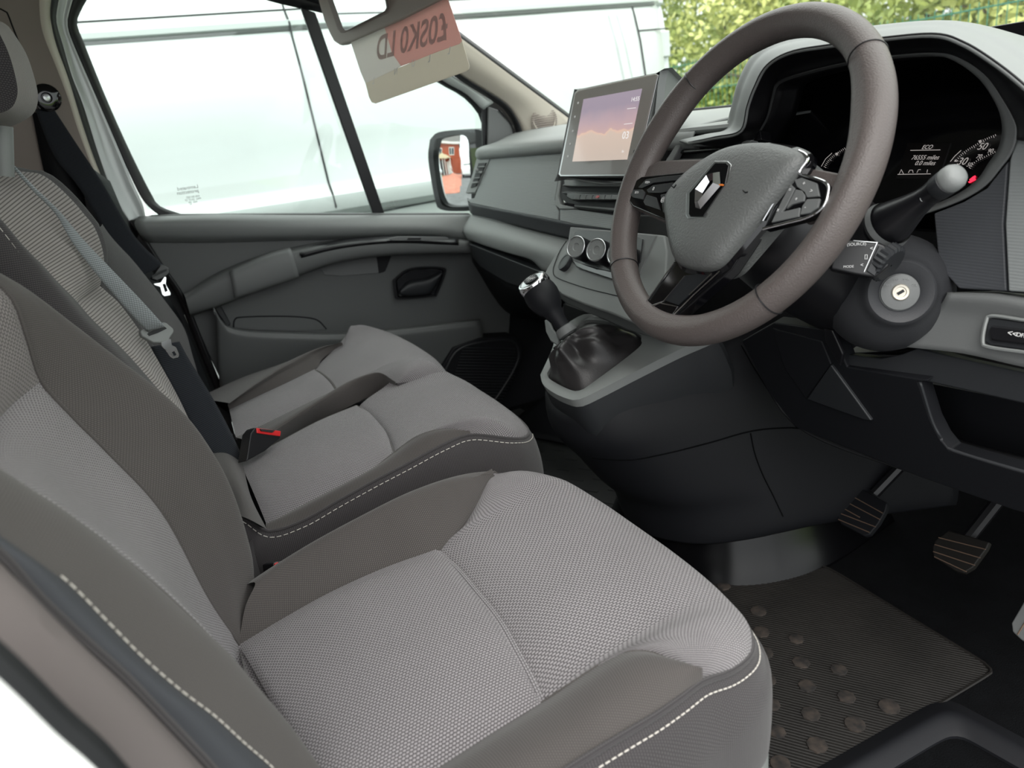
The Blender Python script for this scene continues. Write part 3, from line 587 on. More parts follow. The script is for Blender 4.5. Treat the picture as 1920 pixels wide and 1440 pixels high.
# skirt round the whole cushion
loop = PI[2:]+EN[1:]+OU[::-1][1:]
lp = cr(loop, 90)
def offset(P, out, dz, c=A(.48, -.42, 0)):
    T = np.gradient(P, axis=0); N = np.stack([T[:, 1], -T[:, 0], 0*T[:, 0]], 1); N /= np.linalg.norm(N, axis=1)[:, None]
    if ((P+N-c)**2).sum() < ((P-N-c)**2).sum(): N = -N
    Q = P+N*out; Q[:, 2] += dz; return Q
k1 = offset(lp, .010, -.020); k2 = offset(lp, .016, -.06); k3 = offset(lp, .012, -.11); k3[:, 2] = np.minimum(k3[:, 2], .282); k2[:, 2] = np.maximum(k2[:, 2], .296); k4 = offset(lp, -.002, 0); k4[:, 2] = .272
b = MB(); b.loft([lp, k1, k2, k3, k4], 30, 90, matched=True); b.build('cushion_skirt', 'side_weave', ds)
b = MB(); b.tube(lp+A(0, 0, .0005), .0028, n=8); b.build('piping', 'side_weave', ds)
stitches('stitching', offset(lp, .006, -.0075)[:52], 'stitch', ds, .0055, .004, .0006)
# plastic seat valance and base
b = MB(); b.loft([offset(lp, .002, 0)*A(1, 1, 0)+A(0, 0, .280), offset(lp, .012, 0)*A(1, 1, 0)+A(0, 0, .272), offset(lp, .010, 0)*A(1, 1, 0)+A(0, 0, .16), offset(lp, -.01, 0)*A(1, 1, 0)+A(0, 0, .13)], 12, 70, matched=True); b.build('seat_valance', 'plastic_light', ds)
b = MB(); b.box((.48, -.42, .07), (.19, .17, .07)); b.build('seat_base', 'plastic_black', ds, bevel=.01)
# backrest
def xz(pts, xv):
    xv = xv if hasattr(xv, '__len__') else [xv]*len(pts); return [ax(*p, x) for p, x in zip(pts, xv)]
BF = xz([(-40, 505), (20, 560), (48, 635), (75, 715), (135, 785), (200, 850), (300, 960), (385, 1120), (447, 1210)], [.322, .328, .332, .336, .340, .342, .346, .351, .357])
# split of upper and lower insert on the far seam is its fourth point
BN = xz([(-240, 745), (-140, 815), (0, 900), (100, 960), (250, 1070), (380, 1190), (440, 1262), (505, 1345), (570, 1440)], [.545, .548, .55, .552, .556, .562, .575, .585, .60])
SI = xz([(-60, 490), (0, 518), (55, 548), (180, 640), (330, 760), (400, 850), (440, 930), (470, 1030), (476, 1080), (473, 1140), (455, 1208)], [.30, .29, .28, .262, .255, .255, .256, .262, .27, .30, .35])
def taller(P, dx=0., h=.17): return [P[0]+A(dx*1.6, -.46*h, h), P[0]+A(dx*.5, -.22*h, h*.5)]+list(P)
split = BF[3]; BF = taller(BF, .012); BN = taller(BN, -.012); SI = taller(SI, .02); BFr = cr(BF, 60); BNr = cr(BN, 60)
nb = A(0, .93, .37)
def backpatch(i0, i1, name, material, h, tuck0, tuck1):
    G = []
    for k in range(i0, i1+1):
        v = (k-i0)/(i1-i0); e = h*max(.0, min(1, v/.10))**.5*max(.0, min(1, (1-v)/.06))**.5
        G.append([lerp(BNr[k], BFr[k], t)-A(0, 1, 0)*(.022*math.sin(math.pi*t))+nb*e*.9*math.sin(math.pi*min(max(t, .0), 1))**.4 for t in np.linspace(0, 1, 22)])
    bb = MB(); bb.grid(G); return bb.build(name, material, ds)
iS = int(np.argmin(((BFr-split)**2).sum(1)))
# slanted split: shift the near end of the lower insert so the seam runs down to the left
backpatch(0, iS, 'backrest_upper_insert', 'back_weave', .010, 1, 1); backpatch(iS, 59, 'backrest_insert', 'seat_weave', .012, 1, 1)
SIr = cr(SI, 60)
mid1 = [lerp(p, q, .5)+nb*.004+A(0, 0, 0) for p, q in zip(BFr, SIr)]
out1 = [q+A(-.018, -.03, 0) for q in SIr]; out2 = [q+A(-.014, -.11, .0) for q in SIr]
b = MB(); b.loft([BFr, mid1, SIr, out1, out2], 34, 60, matched=True); b.build('backrest_bolster', 'dark_weave', ds)
ST = xz([(-180, 900), (-60, 965), (30, 1025), (120, 1090), (200, 1170), (270, 1240), (340, 1300), (400, 1345), (455, 1395), (512, 1445), (560, 1500)], [.668]*8+[.665, .66, .655])
ST = taller(ST, -.02); STr = cr(ST, 60)
cm_ = [lerp(p, q, .5)+nb*.016 for p, q in zip(BNr, STr)]
b = MB(); b.loft([BNr, cm_, STr], 20, 60, matched=True); b.build('backrest_bolster', 'dark_weave', ds)
STs = STr[int(np.argmin(((STr-ax(118, 1088, .668))**2).sum(1))):]
stitches('stitching', STs+nb*.0012, 'stitch', ds, .0062, .004, .0005)
P2 = cr(taller(xz([(-220, 880), (-60, 1002), (0, 1047), (67, 1123), (143, 1195), (227, 1270), (300, 1345), (390, 1440), (450, 1510)], .69), -.02), 60)
P1 = [lerp(p, q, .5)+A(.006, .004, .004) for p, q in zip(STr, P2)]
P3 = cr(taller(xz([(-220, 1060), (-60, 1185), (0, 1235), (100, 1330), (207, 1440), (300, 1545), (380, 1640)], .735), -.03), 60)
b = MB(); b.loft([STr, P1, P2], 10, 60, matched=True); b.build('side_welt', 'welt_fabric', ds)
b = MB(); b.tube(P2, .004, n=8); b.build('piping', 'side_weave', ds)
P5 = [q+A(.01, -.22, -.08) for q in P3]
b = MB(); b.loft([P2, P3, P5], 14, 60, matched=True); b.build('backrest_side', 'side_fabric', ds)
# rear shell closing the backrest
b = MB(); b.loft([out2, [lerp(p, q, .5)+A(0, -.06, 0) for p, q in zip(out2, P5)], P5], 12, 40, matched=True); b.build('backrest_shell', 'plastic_black', ds)
b = MB(); b.loft([[(.30, -.60, .30), (.45, -.605, .29), (.60, -.60, .30)], [(.28, -.57, .24), (.45, -.575, .24), (.66, -.57, .24)]], 4, 8); b.build('cushion_rear', 'side_weave', ds)
b = MB(); b.loft([xz([(376, 1086), (400, 1092), (440, 1120), (450, 1140)], [.34, .33, .31, .30]), xz([(385, 1130), (410, 1150), (445, 1190), (452, 1200)], [.352, .345, .33, .32])], 6, 10); 
tp = [P3[0], P2[0], STr[0], lerp(STr[0], BNr[0], .5)+A(0, .01, .02), BNr[0]+A(0, .006, .004), lerp(BNr[0], BFr[0], .5)+A(0, -.01, .01), BFr[0]+A(0, .006, .004), SIr[0]]
b = MB(); b.loft([tp, [p+A(0, -.03, .018) for p in tp], [p+A(0, -.09, -.01) for p in tp]], 12, 40); b.build('backrest_top', 'dark_weave', ds)
tl = [STr[-1], BNr[-1], lerp(BNr[-1], BFr[-1], .5)+A(0, -.01, 0), BFr[-1]]
b = MB(); b.loft([tl, [p+A(0, .010, -.045) for p in tl], [p+A(0, .0, -.09) for p in tl]], 8, 24); b.build('backrest_tail', 'dark_weave', ds)
re_ = cr([FS[0], NS[0]], 12); b = MB(); b.loft([re_+A(0, .004, .001), re_+A(0, -.03, -.002), re_+A(0, -.05, -.02)], 6, 12); b.build('insert_tail', 'seat_weave', ds)
# ================================================================== PASSENGER BENCH
bs = thing('passenger_bench', 'grey cloth double passenger seat with textured inserts beyond the driver seat', 'bench seat', (-.28, -.40, 0))
# ---- middle place
mN = xz([(500, 984), (567, 947), (633, 913), (700, 877), (737, 850)], [.128, .126, .124, .120, .112])
mNb = xz([(737, 850), (753, 837), (783, 817), (817, 806), (850, 804), (880, 815)], [.112, .114, .120, .128, .136, .148])
mP = xz([(440, 965), (500, 996), (567, 977), (633, 940), (700, 903), (767, 868), (833, 833), (883, 815)], [.165, .163, .163, .162, .161, .159, .156, .150])
mF = zs([(450, 868), (533, 823), (600, 788), (668, 760)], [.335, .335, .336, .337])
mG = zs([(668, 760), (690, 773), (710, 797), (727, 823)], [.337, .341, .345, .347])+[mN[-1]]
Gm = []
for k in range(30):
    v = k/29; p = cr(mN, 30)[k]; q = cr(mF, 30)[k]; g = cr(mG[::-1], 16)
    row = [lerp(p, q, t)+A(0, 0, 1)*(.006*math.sin(math.pi*t)+max(0, math.sin(math.pi*t))**.5*(.007*max(0, math.sin(math.pi*v))**.4-.004*max(0, (v-.9)/.1)**2))+(g[i]-lerp(mN[-1], mF[-1], t))*A(1, 1, 0)*v**3 for i, t in enumerate(np.linspace(0, 1, 16))]
    Gm.append(row)
b = MB(); b.grid(Gm); b.build('seat_insert', 'seat_weave', bs)
mSt = mNb[::-1][:-1]+mG[::-1]
mTop = zs([(700, 740), (733, 725), (767, 711), (800, 704), (827, 703)], [.362, .372, .378, .378, .376])
mEN = [mP[-1], A(.152, -.185, .352), A(.128, -.150, .334), A(.09, -.125, .325), A(.03, -.112, .320), A(-.04, -.110, .320), A(-.11, -.112, .320), A(-.17, -.118, .324), A(-.225, -.14, .334), A(-.25, -.18, .35)]
mSt2 = mSt+[zs([(700, 741)], [.345])[0], zs([(733, 724)], [.352])[0]]
st_r = cr(mSt2, 50); en_r = cr(mEN, 50); rl = []
for t, bz in ((0, -.009), (.07, .003), (.25, .016), (.5, .030), (.72, .034), (.88, .024), (.96, .012), (1, 0)):
    w_ = np.minimum(1, np.linalg.norm(en_r-st_r, axis=1)/.14)[:, None]; rl.append(lerp(st_r, en_r, t)+A(0, 0, 1)*bz*w_)
b = MB(); b.loft(rl, 34, 50, matched=True); b.build('front_insert', 'seat_weave', bs)
mS = mN+mNb[1:]
b = MB(); b.loft([cr(mS, 40), lerp(cr(mS, 40), cr(mP[1:], 40), .5)+A(0, 0, .006), cr(mP[1:], 40)], 12, 40, matched=True); b.build('cushion_bolster', 'dark_weave', bs)
ml = cr([A(.17, -.60, .33)]+mP+mEN[1:], 76)
j1 = offset(ml, .010, -.02, A(-.05, -.35, 0)); j2 = offset(ml, .016, -.07, A(-.05, -.35, 0)); j3 = offset(ml, .008, 0, A(-.05, -.35, 0)); j3[:, 2] = .20; j4 = offset(ml, -.03, 0, A(-.05, -.35, 0)); j4[:, 2] = .17
b = MB(); b.loft([ml, j1, j2, j3, j4], 28, 76, matched=True); b.build('cushion_skirt', 'side_weave', bs)
b = MB(); b.tube(ml, .0022, n=6); b.build('piping', 'side_weave', bs)
stitches('stitching', offset(ml, .006, -.006, A(-.05, -.35, 0))[3:46], 'stitch', bs, .0085, .005, .00055)
b = MB(); b.box((-.28, -.40, .085), (.42, .17, .085)); b.build('seat_base', 'plastic_black', bs, bevel=.01)
b = MB(); b.loft([[(.165, -.55, .33), (.15, -.60, .33), (-.7, -.60, .33)], [(.17, -.55, .2), (.16, -.60, .2), (-.7, -.60, .2)]], 4, 20); b.build('cushion_rear', 'side_weave', bs)
# ---- outer place
oN = zs([(442, 820), (500, 793), (567, 760), (630, 730)], [.335, .336, .337, .338])
oF = zs([(430, 768), (483, 743), (533, 720), (590, 692)], [.335, .336, .337, .338])
oG = zs([(590, 692), (600, 697), (611, 705), (622, 716), (630, 730)], [.338, .341, .343, .342, .338])
b = MB(); g = cr(oG[::-1], 14)
b.grid([[lerp(cr(oN, 26)[k], cr(oF, 26)[k], t)+A(0, 0, 1)*(.005*math.sin(math.pi*t)+max(0, math.sin(math.pi*t))**.5*(.006*max(0, math.sin(math.pi*k/25))**.4-.003*max(0, (k/25-.9)/.1)**2))+(g[i]-lerp(oN[-1], oF[-1], t))*A(1, 1, 0)*(k/25)**3 for i, t in enumerate(np.linspace(0, 1, 14))] for k in range(26)])
b.build('seat_insert', 'seat_weave', bs)
oSt = zs([(742, 719), (722, 707), (700, 702), (672, 708), (650, 718)], [.362, .366, .362, .352, .344])+oG[::-1]+zs([(603, 675), (617, 663), (632, 652), (643, 647)], [.344, .350, .357, .362])
oEN = zs([(745, 719), (790, 712), (830, 705), (845, 712)], [.362, .36, .352, .33])+[A(-.36, -.115, .322), A(-.45, -.112, .32), A(-.54, -.118, .322), A(-.60, -.135, .328), A(-.63, -.17, .34), A(-.64, -.22, .352)]
st_r = cr(oSt, 46); en_r = cr(oEN, 46); rl = []
for t, bz in ((0, -.003), (.08, .004), (.25, .016), (.5, .032), (.72, .036), (.88, .026), (.96, .012), (1, 0)):
    w_ = np.minimum(1, np.linalg.norm(en_r-st_r, axis=1)/.14)[:, None]; rl.append(lerp(st_r, en_r, t)+A(0, 0, 1)*bz*w_)
b = MB(); b.loft(rl, 34, 46, matched=True); b.build('front_insert', 'seat_weave', bs)
oC = zs([(470, 835), (540, 790), (600, 752), (650, 722), (690, 705), (716, 702), (742, 719)], [.345, .352, .358, .366, .374, .374, .362])
oQ = zs([(480, 870), (560, 812), (630, 775), (690, 745), (715, 735), (732, 728), (742, 719)], [.31, .31, .32, .33, .335, .345, .362])
oS = oN+[oSt[4], oSt[3], oSt[2], oSt[1], oSt[0]]
b = MB(); b.loft([cr(oS, 40), lerp(cr(oS, 40), cr(oC, 40), .5)+A(0, 0, .003), cr(oC, 40), cr(oQ, 40)], 20, 40, matched=True); b.build('cushion_bolster', 'dark_weave', bs)
oS2 = oF+zs([(603, 675), (617, 663), (632, 652), (643, 647)], [.344, .350, .357, .362])
oC2 = zs([(425, 755), (470, 722), (520, 690), (567, 665), (605, 650), (640, 643)], [.352, .36, .365, .367, .367, .364])
oQ2 = [A(-.68, -.60, .28), A(-.69, -.50, .30), A(-.69, -.42, .31), A(-.69, -.34, .32), A(-.68, -.27, .33), A(-.655, -.22, .34)]
b = MB(); b.loft([cr(oS2, 40), lerp(cr(oS2, 40), cr(oC2, 40), .5)+A(0, 0, .004), cr(oC2, 40), cr(oQ2, 40)], 20, 40, matched=True); b.build('cushion_bolster', 'dark_weave', bs)
ol = cr(oEN+oQ2[::-1], 60); j3 = offset(ol, .008, 0, A(-.45, -.35, 0)); j3[:, 2] = .2
b = MB(); b.loft([ol, offset(ol, .012, -.05, A(-.45, -.35, 0)), j3], 14, 60, matched=True); b.build('cushion_skirt', 'side_weave', bs)
# ---- middle backrest
uN = xz([(-60, 395), (0, 452), (40, 492), (80, 512), (104, 537), (144, 571)], .055); lN = xz([(144, 571), (177, 608), (219, 646), (262, 690), (330, 770), (400, 860), (450, 985)], [.055, .054, .053, .052, .055, .07, .10])
uF = xz([(-30, 300), (40, 321), (72, 325), (100, 342), (133, 373), (158, 402), (180, 432), (195, 485), (188, 536)], [-.15, -.16, -.17, -.18, -.19, -.195, -.20, -.20, -.19]); lF = xz([(188, 536), (215, 562), (250, 608), (281, 656), (330, 745), (375, 840), (430, 890), (455, 870)], [-.19, -.19, -.19, -.19, -.19, -.18, -.16, -.12])
uN = taller(uN, 0, .09); uF = taller(uF, 0, .09)
def sheet(P, Q, n, m_, h, name, material, parent):
    P = cr(P, n); Q = cr(Q, n); G = [[lerp(P[k], Q[k], t)+nb*(h*math.sin(math.pi*t)**.5*min(1, min(k, n-1-k)/(n*.08))**.5-.012*math.sin(math.pi*t)) for t in np.linspace(0, 1, m_)] for k in range(n)]
    bb = MB(); bb.grid(G); return bb.build(name, material, parent)
o = sheet(uN, uF, 40, 20, .012, 'backrest_upper_insert', 'rib_weave', bs); sheet(lN, lF, 40, 20, .014, 'backrest_insert', 'rib_weave', bs)
mB = taller(xz([(-60, 370), (0, 440), (60, 520), (110, 585), (160, 640), (230, 720), (320, 840), (420, 960)], [.17]*8), 0, .09)
wN = uN+lN[1:]
b = MB(); b.loft([cr(wN, 50), lerp(cr(wN, 50), cr(mB, 50), .5)+nb*.010, cr(mB, 50), cr(mB, 50)+A(.01, -.10, 0)], 18, 50, matched=True); b.build('backrest_bolster', 'side_weave', bs)
stitches('stitching', cr(mB, 50)[8:46]+nb*.003+A(-.004, 0, 0), 'stitch', bs, .0095, .005, .0006)
wF = uF+lF[1:-1]; wFr = cr(wF, 50)
b = MB(); b.loft([wFr, wFr+A(-.03, .004, .002), wFr+A(-.045, -.02, 0), wFr+A(-.05, -.12, 0)], 14, 50, matched=True); b.build('backrest_bolster', 'side_weave', bs)
b = MB(); b.loft([cr(mB, 50)+A(.01, -.10, 0), wFr+A(-.05, -.12, 0)], 4, 50, matched=True); b.build('backrest_shell', 'plastic_black', bs)
b = MB(); b.loft([zs([(455, 868), (470, 930), (500, 992)], [.335, .34, .34]), zs([(425, 850), (445, 900), (470, 975)], [.35, .365, .36]), zs([(395, 850), (420, 900), (445, 965)], [.345, .36, .36])], 12, 14); b.build('cushion_tail', 'dark_weave', bs)
# ---- outer backrest
a1 = xz([(182, 428), (196, 485), (215, 562), (250, 608), (300, 690), (380, 850)], -.30); a2 = xz([(178, 425), (240, 479), (279, 525), (308, 562), (345, 615), (362, 671), (385, 740), (432, 790)], [-.56, -.58, -.60, -.61, -.62, -.62, -.61, -.60])
a1r = cr(a1, 40); a2r = cr(a2, 40)
b = MB(); b.loft([a1r+A(.02, -.03, 0), a1r, lerp(a1r, a2r, .5)+nb*.012, a2r, a2r+A(-.02, -.03, 0), a2r+A(-.02, -.12, 0)], 30, 40, matched=True); b.build('backrest_panel', 'side_weave', bs)
b = MB(); b.loft([xz([(378, 745), (400, 755), (430, 775)], -.50), xz([(395, 790), (420, 800), (442, 822)], -.40)], 6, 8); b.build('cushion_tail', 'dark_weave', bs)
# ---- headrest of the middle place
hr = xz([(-60, 20), (0, 42), (20, 62), (45, 100), (60, 140), (69, 180), (64, 210), (45, 226), (10, 240), (-50, 255)], -.14)
hm = xz([(-60, 40), (-10, 55), (5, 75), (18, 105), (28, 140), (33, 170), (29, 190), (20, 203), (0, 212), (-50, 222)], .02)
hrr = cr(hr, 40); hmr = cr(hm, 40)
b = MB(); b.loft([hrr+A(-.03, -.03, -.005), hrr, lerp(hrr, hmr, .5)+A(.0, .006, 0), hmr], 16, 40, matched=True); b.build('headrest', 'rib_weave', bs)
hl_ = cr([hmr[0], hmr[-1]], 40); b = MB(); b.loft([hmr, lerp(hmr, hl_, .3)+A(.0, .006, 0), hl_], 10, 40, matched=True); b.build('headrest_face', 'side_weave', bs)
b = MB(); b.tube([ax(5, 236, -.05), ax(8, 330, -.05)], .011, n=12); b.build('headrest_post', 'plastic_light', bs)
for nm, P, pr_s in (('seam', FS, ds), ('seam', FB, ds), ('seam', NB, ds), ('seam', NS, ds), ('seam', mN, bs), ('seam', mNb, bs), ('seam', mG, bs), ('seam', oG, bs), ('seam', oN, bs), ('seam', mF, bs)):
    b = MB(); b.tube(cr(P, 40)+A(0, 0, -.0028), .0032, n=6); b.build('seam', 'dark_weave', pr_s)
b = MB(); b.tube(BFr+nb*.001, .0022, n=6); b.build('seam', 'dark_weave', ds)
b = MB(); b.tube(BNr+nb*.001, .0022, n=6); b.build('seam', 'dark_weave', ds)
# ================================================================== BELTS
def strap(name, L, R_, material, parent, t=.0012, n=50):
    bb = MB(); Lr = cr(L, n); Rr = cr(R_, n); bb.loft([Lr, lerp(Lr, Rr, .5)+A(.0012, .0012, 0), Rr], 7, n, matched=True); return bb.build(name, material, parent, solid=t)
s1 = thing('seat_belt', 'black seat belt hanging from the far door pillar with its chrome tongue', 'seat belt', ax(430, 870, -.55))
strap('webbing', xz([(66, 205), (100, 290), (150, 355), (210, 455), (262, 518)], [-.72, -.70, -.68, -.66, -.645]), xz([(98, 200), (145, 272), (190, 340), (250, 440), (307, 498)], [-.72, -.705, -.69, -.67, -.655]), 'belt_dark', s1)
strap('rear_webbing', xz([(60, 215), (80, 320), (115, 420), (150, 500)], [-.735]*4), xz([(78, 215), (112, 285), (165, 400), (215, 500)], [-.735]*4), 'belt_dark', s1)
b = MB(); c = ax(86, 184, -.722); b.lathe([(.0, .0), (.020, .0), (.026, .003), (.026, .008), (.019, .011), (.010, .011), (.008, .006), (0, .006)], c, (1, .25, 0), 28); b.build('anchor_guide', 'gloss_black', s1)
b = MB(); b.lathe([(0, .012), (.006, .011), (.007, .008)], c, (1, .25, 0), 16); b.build('anchor_bolt', 'satin_chrome', s1)
def tongue(parent, x, body, slot, blade, hole, mb, th=.008):
    bb = MB(); n0 = A(.80, .45, .25); n0 /= np.linalg.norm(n0); p0 = ax(*body[0], x)
    P = [ap(*p, p0, n0) for p in body]; bb.prism(P, -n0*th); o_ = bb.build('tongue_grip', mb, parent, bevel=.0025)
    bb = MB(); bb.prism([ap(*p, p0+n0*.0006, n0) for p in slot], -n0*.002); bb.build('tongue_slot', 'rubber', o_)
    Pb = [ap(*p, p0-n0*.003, n0) for p in blade]; Ph = [ap(*p, p0-n0*.003, n0) for p in hole]
    Br = cr(Pb+Pb[:1], 49)[:-1] if False else np.array(Pb); k = len(Br); 
    # blade plate with a real slot: ring between outline and hole
    Hb = np.array(Ph); bb = MB(); N = 48
    O = cr(np.vstack([Br, Br[:1]]), N+1)[:-1] if k > 4 else None
    lin = lambda Q: np.array([lerp(Q[int(t) % len(Q)], Q[(int(t)+1) % len(Q)], t-int(t)) for t in np.linspace(0, len(Q), N, endpoint=False)])
    O = lin(Br); H = lin(Hb)
    # align start
    s_ = int(np.argmin(((H-O[0])**2).sum(1))); H = np.roll(H, -s_, axis=0)
    O = O+n0*.004; H = H+n0*.004; bb.grid([O, H, H-n0*.0022, O-n0*.0022, O], cv=True); bb.build('tongue_blade', 'chrome', parent)
tongue(s1, -.63, [(283, 522), (300, 497), (306, 496), (318, 502), (319, 512), (311, 520), (295, 527)], [(284, 517), (300, 508), (313, 504), (313, 508), (300, 514), (286, 521)],
       [(287, 533), (300, 531), (307, 520), (310, 521), (309, 534), (318, 550), (318, 554), (307, 556), (303, 553), (299, 538), (289, 535)], [(303, 534), (308, 532), (313, 546), (308, 549)], 'satin_black')
s2 = thing('seat_belt', 'light grey twisted seat belt lying across the middle passenger seat back', 'seat belt', ax(450, 865, -.1))
strap('webbing', xz([(12, 300), (60, 355), (104, 400), (135, 454), (179, 512), (208, 546), (250, 594), (275, 621)], [-.06, -.06, -.07, -.075, -.08, -.085, -.09, -.10]), xz([(14, 299), (64, 352), (112, 398), (158, 452), (208, 504), (260, 558), (304, 606), (309, 611)], [-.06, -.06, -.07, -.08, -.085, -.09, -.095, -.105]), 'belt_grey', s2)
strap('lower_webbing', xz([(283, 650), (305, 700), (345, 775), (388, 845), (442, 868)], [-.19, -.19, -.18, -.16, -.13]), xz([(336, 640), (355, 675), (395, 740), (430, 805), (456, 862)], [-.20, -.20, -.19, -.18, -.15]), 'belt_dark', s2)
tongue(s2, -.10, [(263, 620), (268, 616), (276, 618), (280, 626), (300, 612), (303, 604), (312, 604), (326, 616), (327, 622), (319, 634), (318, 640), (300, 643), (288, 643), (266, 630)], [(276, 626), (300, 611), (308, 612), (313, 616), (297, 624), (280, 630)],
       [(300, 643), (318, 636), (320, 648), (328, 652), (334, 666), (332, 671), (324, 673), (317, 668), (308, 655), (302, 650)], [(320, 661), (326, 659), (330, 666), (324, 668)], 'plastic_light', .010)
def buckle(label, P, zt, red, x):
    t = thing('belt_buckle', label, 'buckle', ax(*P[-1], x)); n0 = A(.75, .60, .28); n0 /= np.linalg.norm(n0); p0 = ax(*P[0], x)
    Q = [ap(*p, p0, n0) for p in P]; bb = MB(); bb.prism(Q, -n0*.022); bb.build('buckle_case', 'satin_black', t, bevel=.002)
    Q = [ap(*p, p0+n0*.0015, n0) for p in red]; bb = MB(); bb.prism(Q, -n0*.004); bb.build('release_button', 'red_plastic', t, bevel=.0012); return t, p0, n0
t, p0, n0 = buckle('black seat belt buckle with red button between the two passenger places', [(478, 801), (528, 808), (526, 822), (498, 845), (462, 865), (470, 812)], 0, [(481, 802), (527, 808), (526, 818), (482, 812)], -.07)
b = MB(); b.prism([ap(*p, p0+n0*.0035, n0) for p in [(488, 804), (516, 807), (511, 811), (490, 808)]], -n0*.003); b.build('buckle_slot', 'rubber', t)
t, p0, n0 = buckle('red topped belt buckle just showing beside the driver seat bolster', [(512, 1056), (520, 1052), (548, 1052), (560, 1090), (518, 1095)], 0, [(515, 1057), (521, 1054), (534, 1057), (530, 1068), (517, 1070)], .225)
# ================================================================== NEAR DOOR APERTURE (bottom left corner)
q0 = [(-200, 1080), (-80, 1180), (0, 1245), (60, 1300), (130, 1370), (200, 1432), (260, 1500)]
b = MB(); q = xz(q0, .80); qr = cr(q, 30)
b.loft([qr+A(-.003, .001, -.008), qr, qr+A(.004, -.006, -.002), qr+A(.008, -.012, -.008), qr+A(.010, -.024, -.022), qr+A(.012, -.06, -.06), qr+A(.012, -.16, -.16), qr+A(.012, -.30, -.30)], 20, 30, matched=True)
tag(b.build('wall_right', 'white_paint', solid=.004), 'white painted door pillar edge at the bottom left', kind='structure')
b = MB(); b.tube(qr+A(-.003, -.003, .004), .0055, n=8); b.build('door_rubber', 'seal', bpy.data.objects['wall_right'])
# ================================================================== DASHBOARD
def pl(pts, p0, n, off=0.):
    n = A(*n); n = n/np.linalg.norm(n); return [ap(px, py, A(*p0)+n*off, n) for px, py in pts]
def slab(name, pts, p0, n, material, parent, th=.012, off=0., bevel=.002):
    n_ = A(*n)/np.linalg.norm(n); bb = MB(); bb.prism(pl(pts, p0, n, off), -n_*th); return bb.build(name, material, parent, bevel=bevel)
def rot_text(name, s, size, px, py, p0, n, material, parent, dx=(1, 0, 0), dy=(0, 0, 1), off=.0006, **k):
    nn = A(*n)/np.linalg.norm(n); c = ap(px, py, A(*p0)+nn*off, nn); X = A(*dx)-nn*(A(*dx) @ nn); Y = A(*dy)-nn*(A(*dy) @ nn); return text(name, s, size, c, X, Y, material, parent, **k)
da = thing('dashboard', 'long grey moulded dashboard across the cab below the windscreen', 'dashboard', (0, .3, .35))
PF = ((0, .14, .60), (0, -.92, .39))
# upper pad with rounded lip, running forward to the screen
lip0 = pl([(899, 297), (960, 292), (1058, 284)], *PF); x1 = [A(-.02, .19, .718), A(.05, .19, .718)]
def yz(P, dy, dz): return [p+A(0, dy, dz) for p in P]
l0 = lip0+[A(-.05, .195, .715), A(.12, .195, .715)]
b = MB(); b.loft([yz(l0, .03, -.004), yz(l0, .0, .0), yz(l0, -.006, .010), yz(l0, .004, .022), yz(l0, .05, .030), [A(-.80, .33, .752), A(-.62, .36, .757), A(-.40, .38, .758), A(-.1, .40, .757), A(.2, .40, .756)], [A(-.81, .47, .757), A(-.60, .60, .752), A(-.42, .66, .748), A(-.1, .745, .744), A(.3, .765, .744)]], 40, 40, matched=False); b.build('upper_pad', 'plastic_light', da, solid=.004)
# face of the passenger side
slab('fascia_panel', [(912, 297), (1054, 287), (1050, 300), (1046, 340), (1040, 375), (1044, 388), (1048, 396), (1046, 413), (960, 397), (882, 381), (874, 374), (889, 371), (905, 330)], PF[0], PF[1], 'dash_lined', da, .02)
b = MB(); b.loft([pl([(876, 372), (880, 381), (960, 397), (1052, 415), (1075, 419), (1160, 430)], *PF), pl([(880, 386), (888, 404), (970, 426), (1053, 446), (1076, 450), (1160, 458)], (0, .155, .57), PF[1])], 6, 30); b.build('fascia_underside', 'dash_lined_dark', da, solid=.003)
slab('fascia_panel', [(1049, 389), (1056, 392), (1075, 392), (1160, 404), (1160, 432), (1075, 420), (1049, 414)], PF[0], PF[1], 'dash_lined', da, .02, .001)
# side vent
ve = [(895, 296), (916, 298), (893, 352), (888, 360), (875, 361), (878, 353), (886, 330), (893, 305)]
o = slab('air_vent', [(893, 297), (918, 298), (895, 352), (890, 361), (873, 362), (876, 352), (886, 325)], PF[0], PF[1], 'plastic_light', da, .01, .002)
slab('vent_opening', [(897, 306), (911, 305), (892, 349), (882, 352), (885, 345), (892, 322)], PF[0], PF[1], 'rubber', o, .002, .0045, 0)
for q in ([(897, 312), (909, 311), (908, 313), (896, 314)], [(892, 320), (905, 321), (902, 325), (891, 324)], [(889, 333), (900, 332), (898, 334), (888, 335)], [(885, 341), (896, 340), (895, 343), (884, 344)]): slab('vent_slat', q, PF[0], PF[1], 'plastic_light', o, .003, .008, .0006)
b = MB(); c = pl([(895, 320)], *PF, .010)[0]; b.lathe([(0, .006), (.004, .004), (.005, 0)], c, (0, -.92, .39), 12); b.build('vent_knob', 'plastic_light', o)
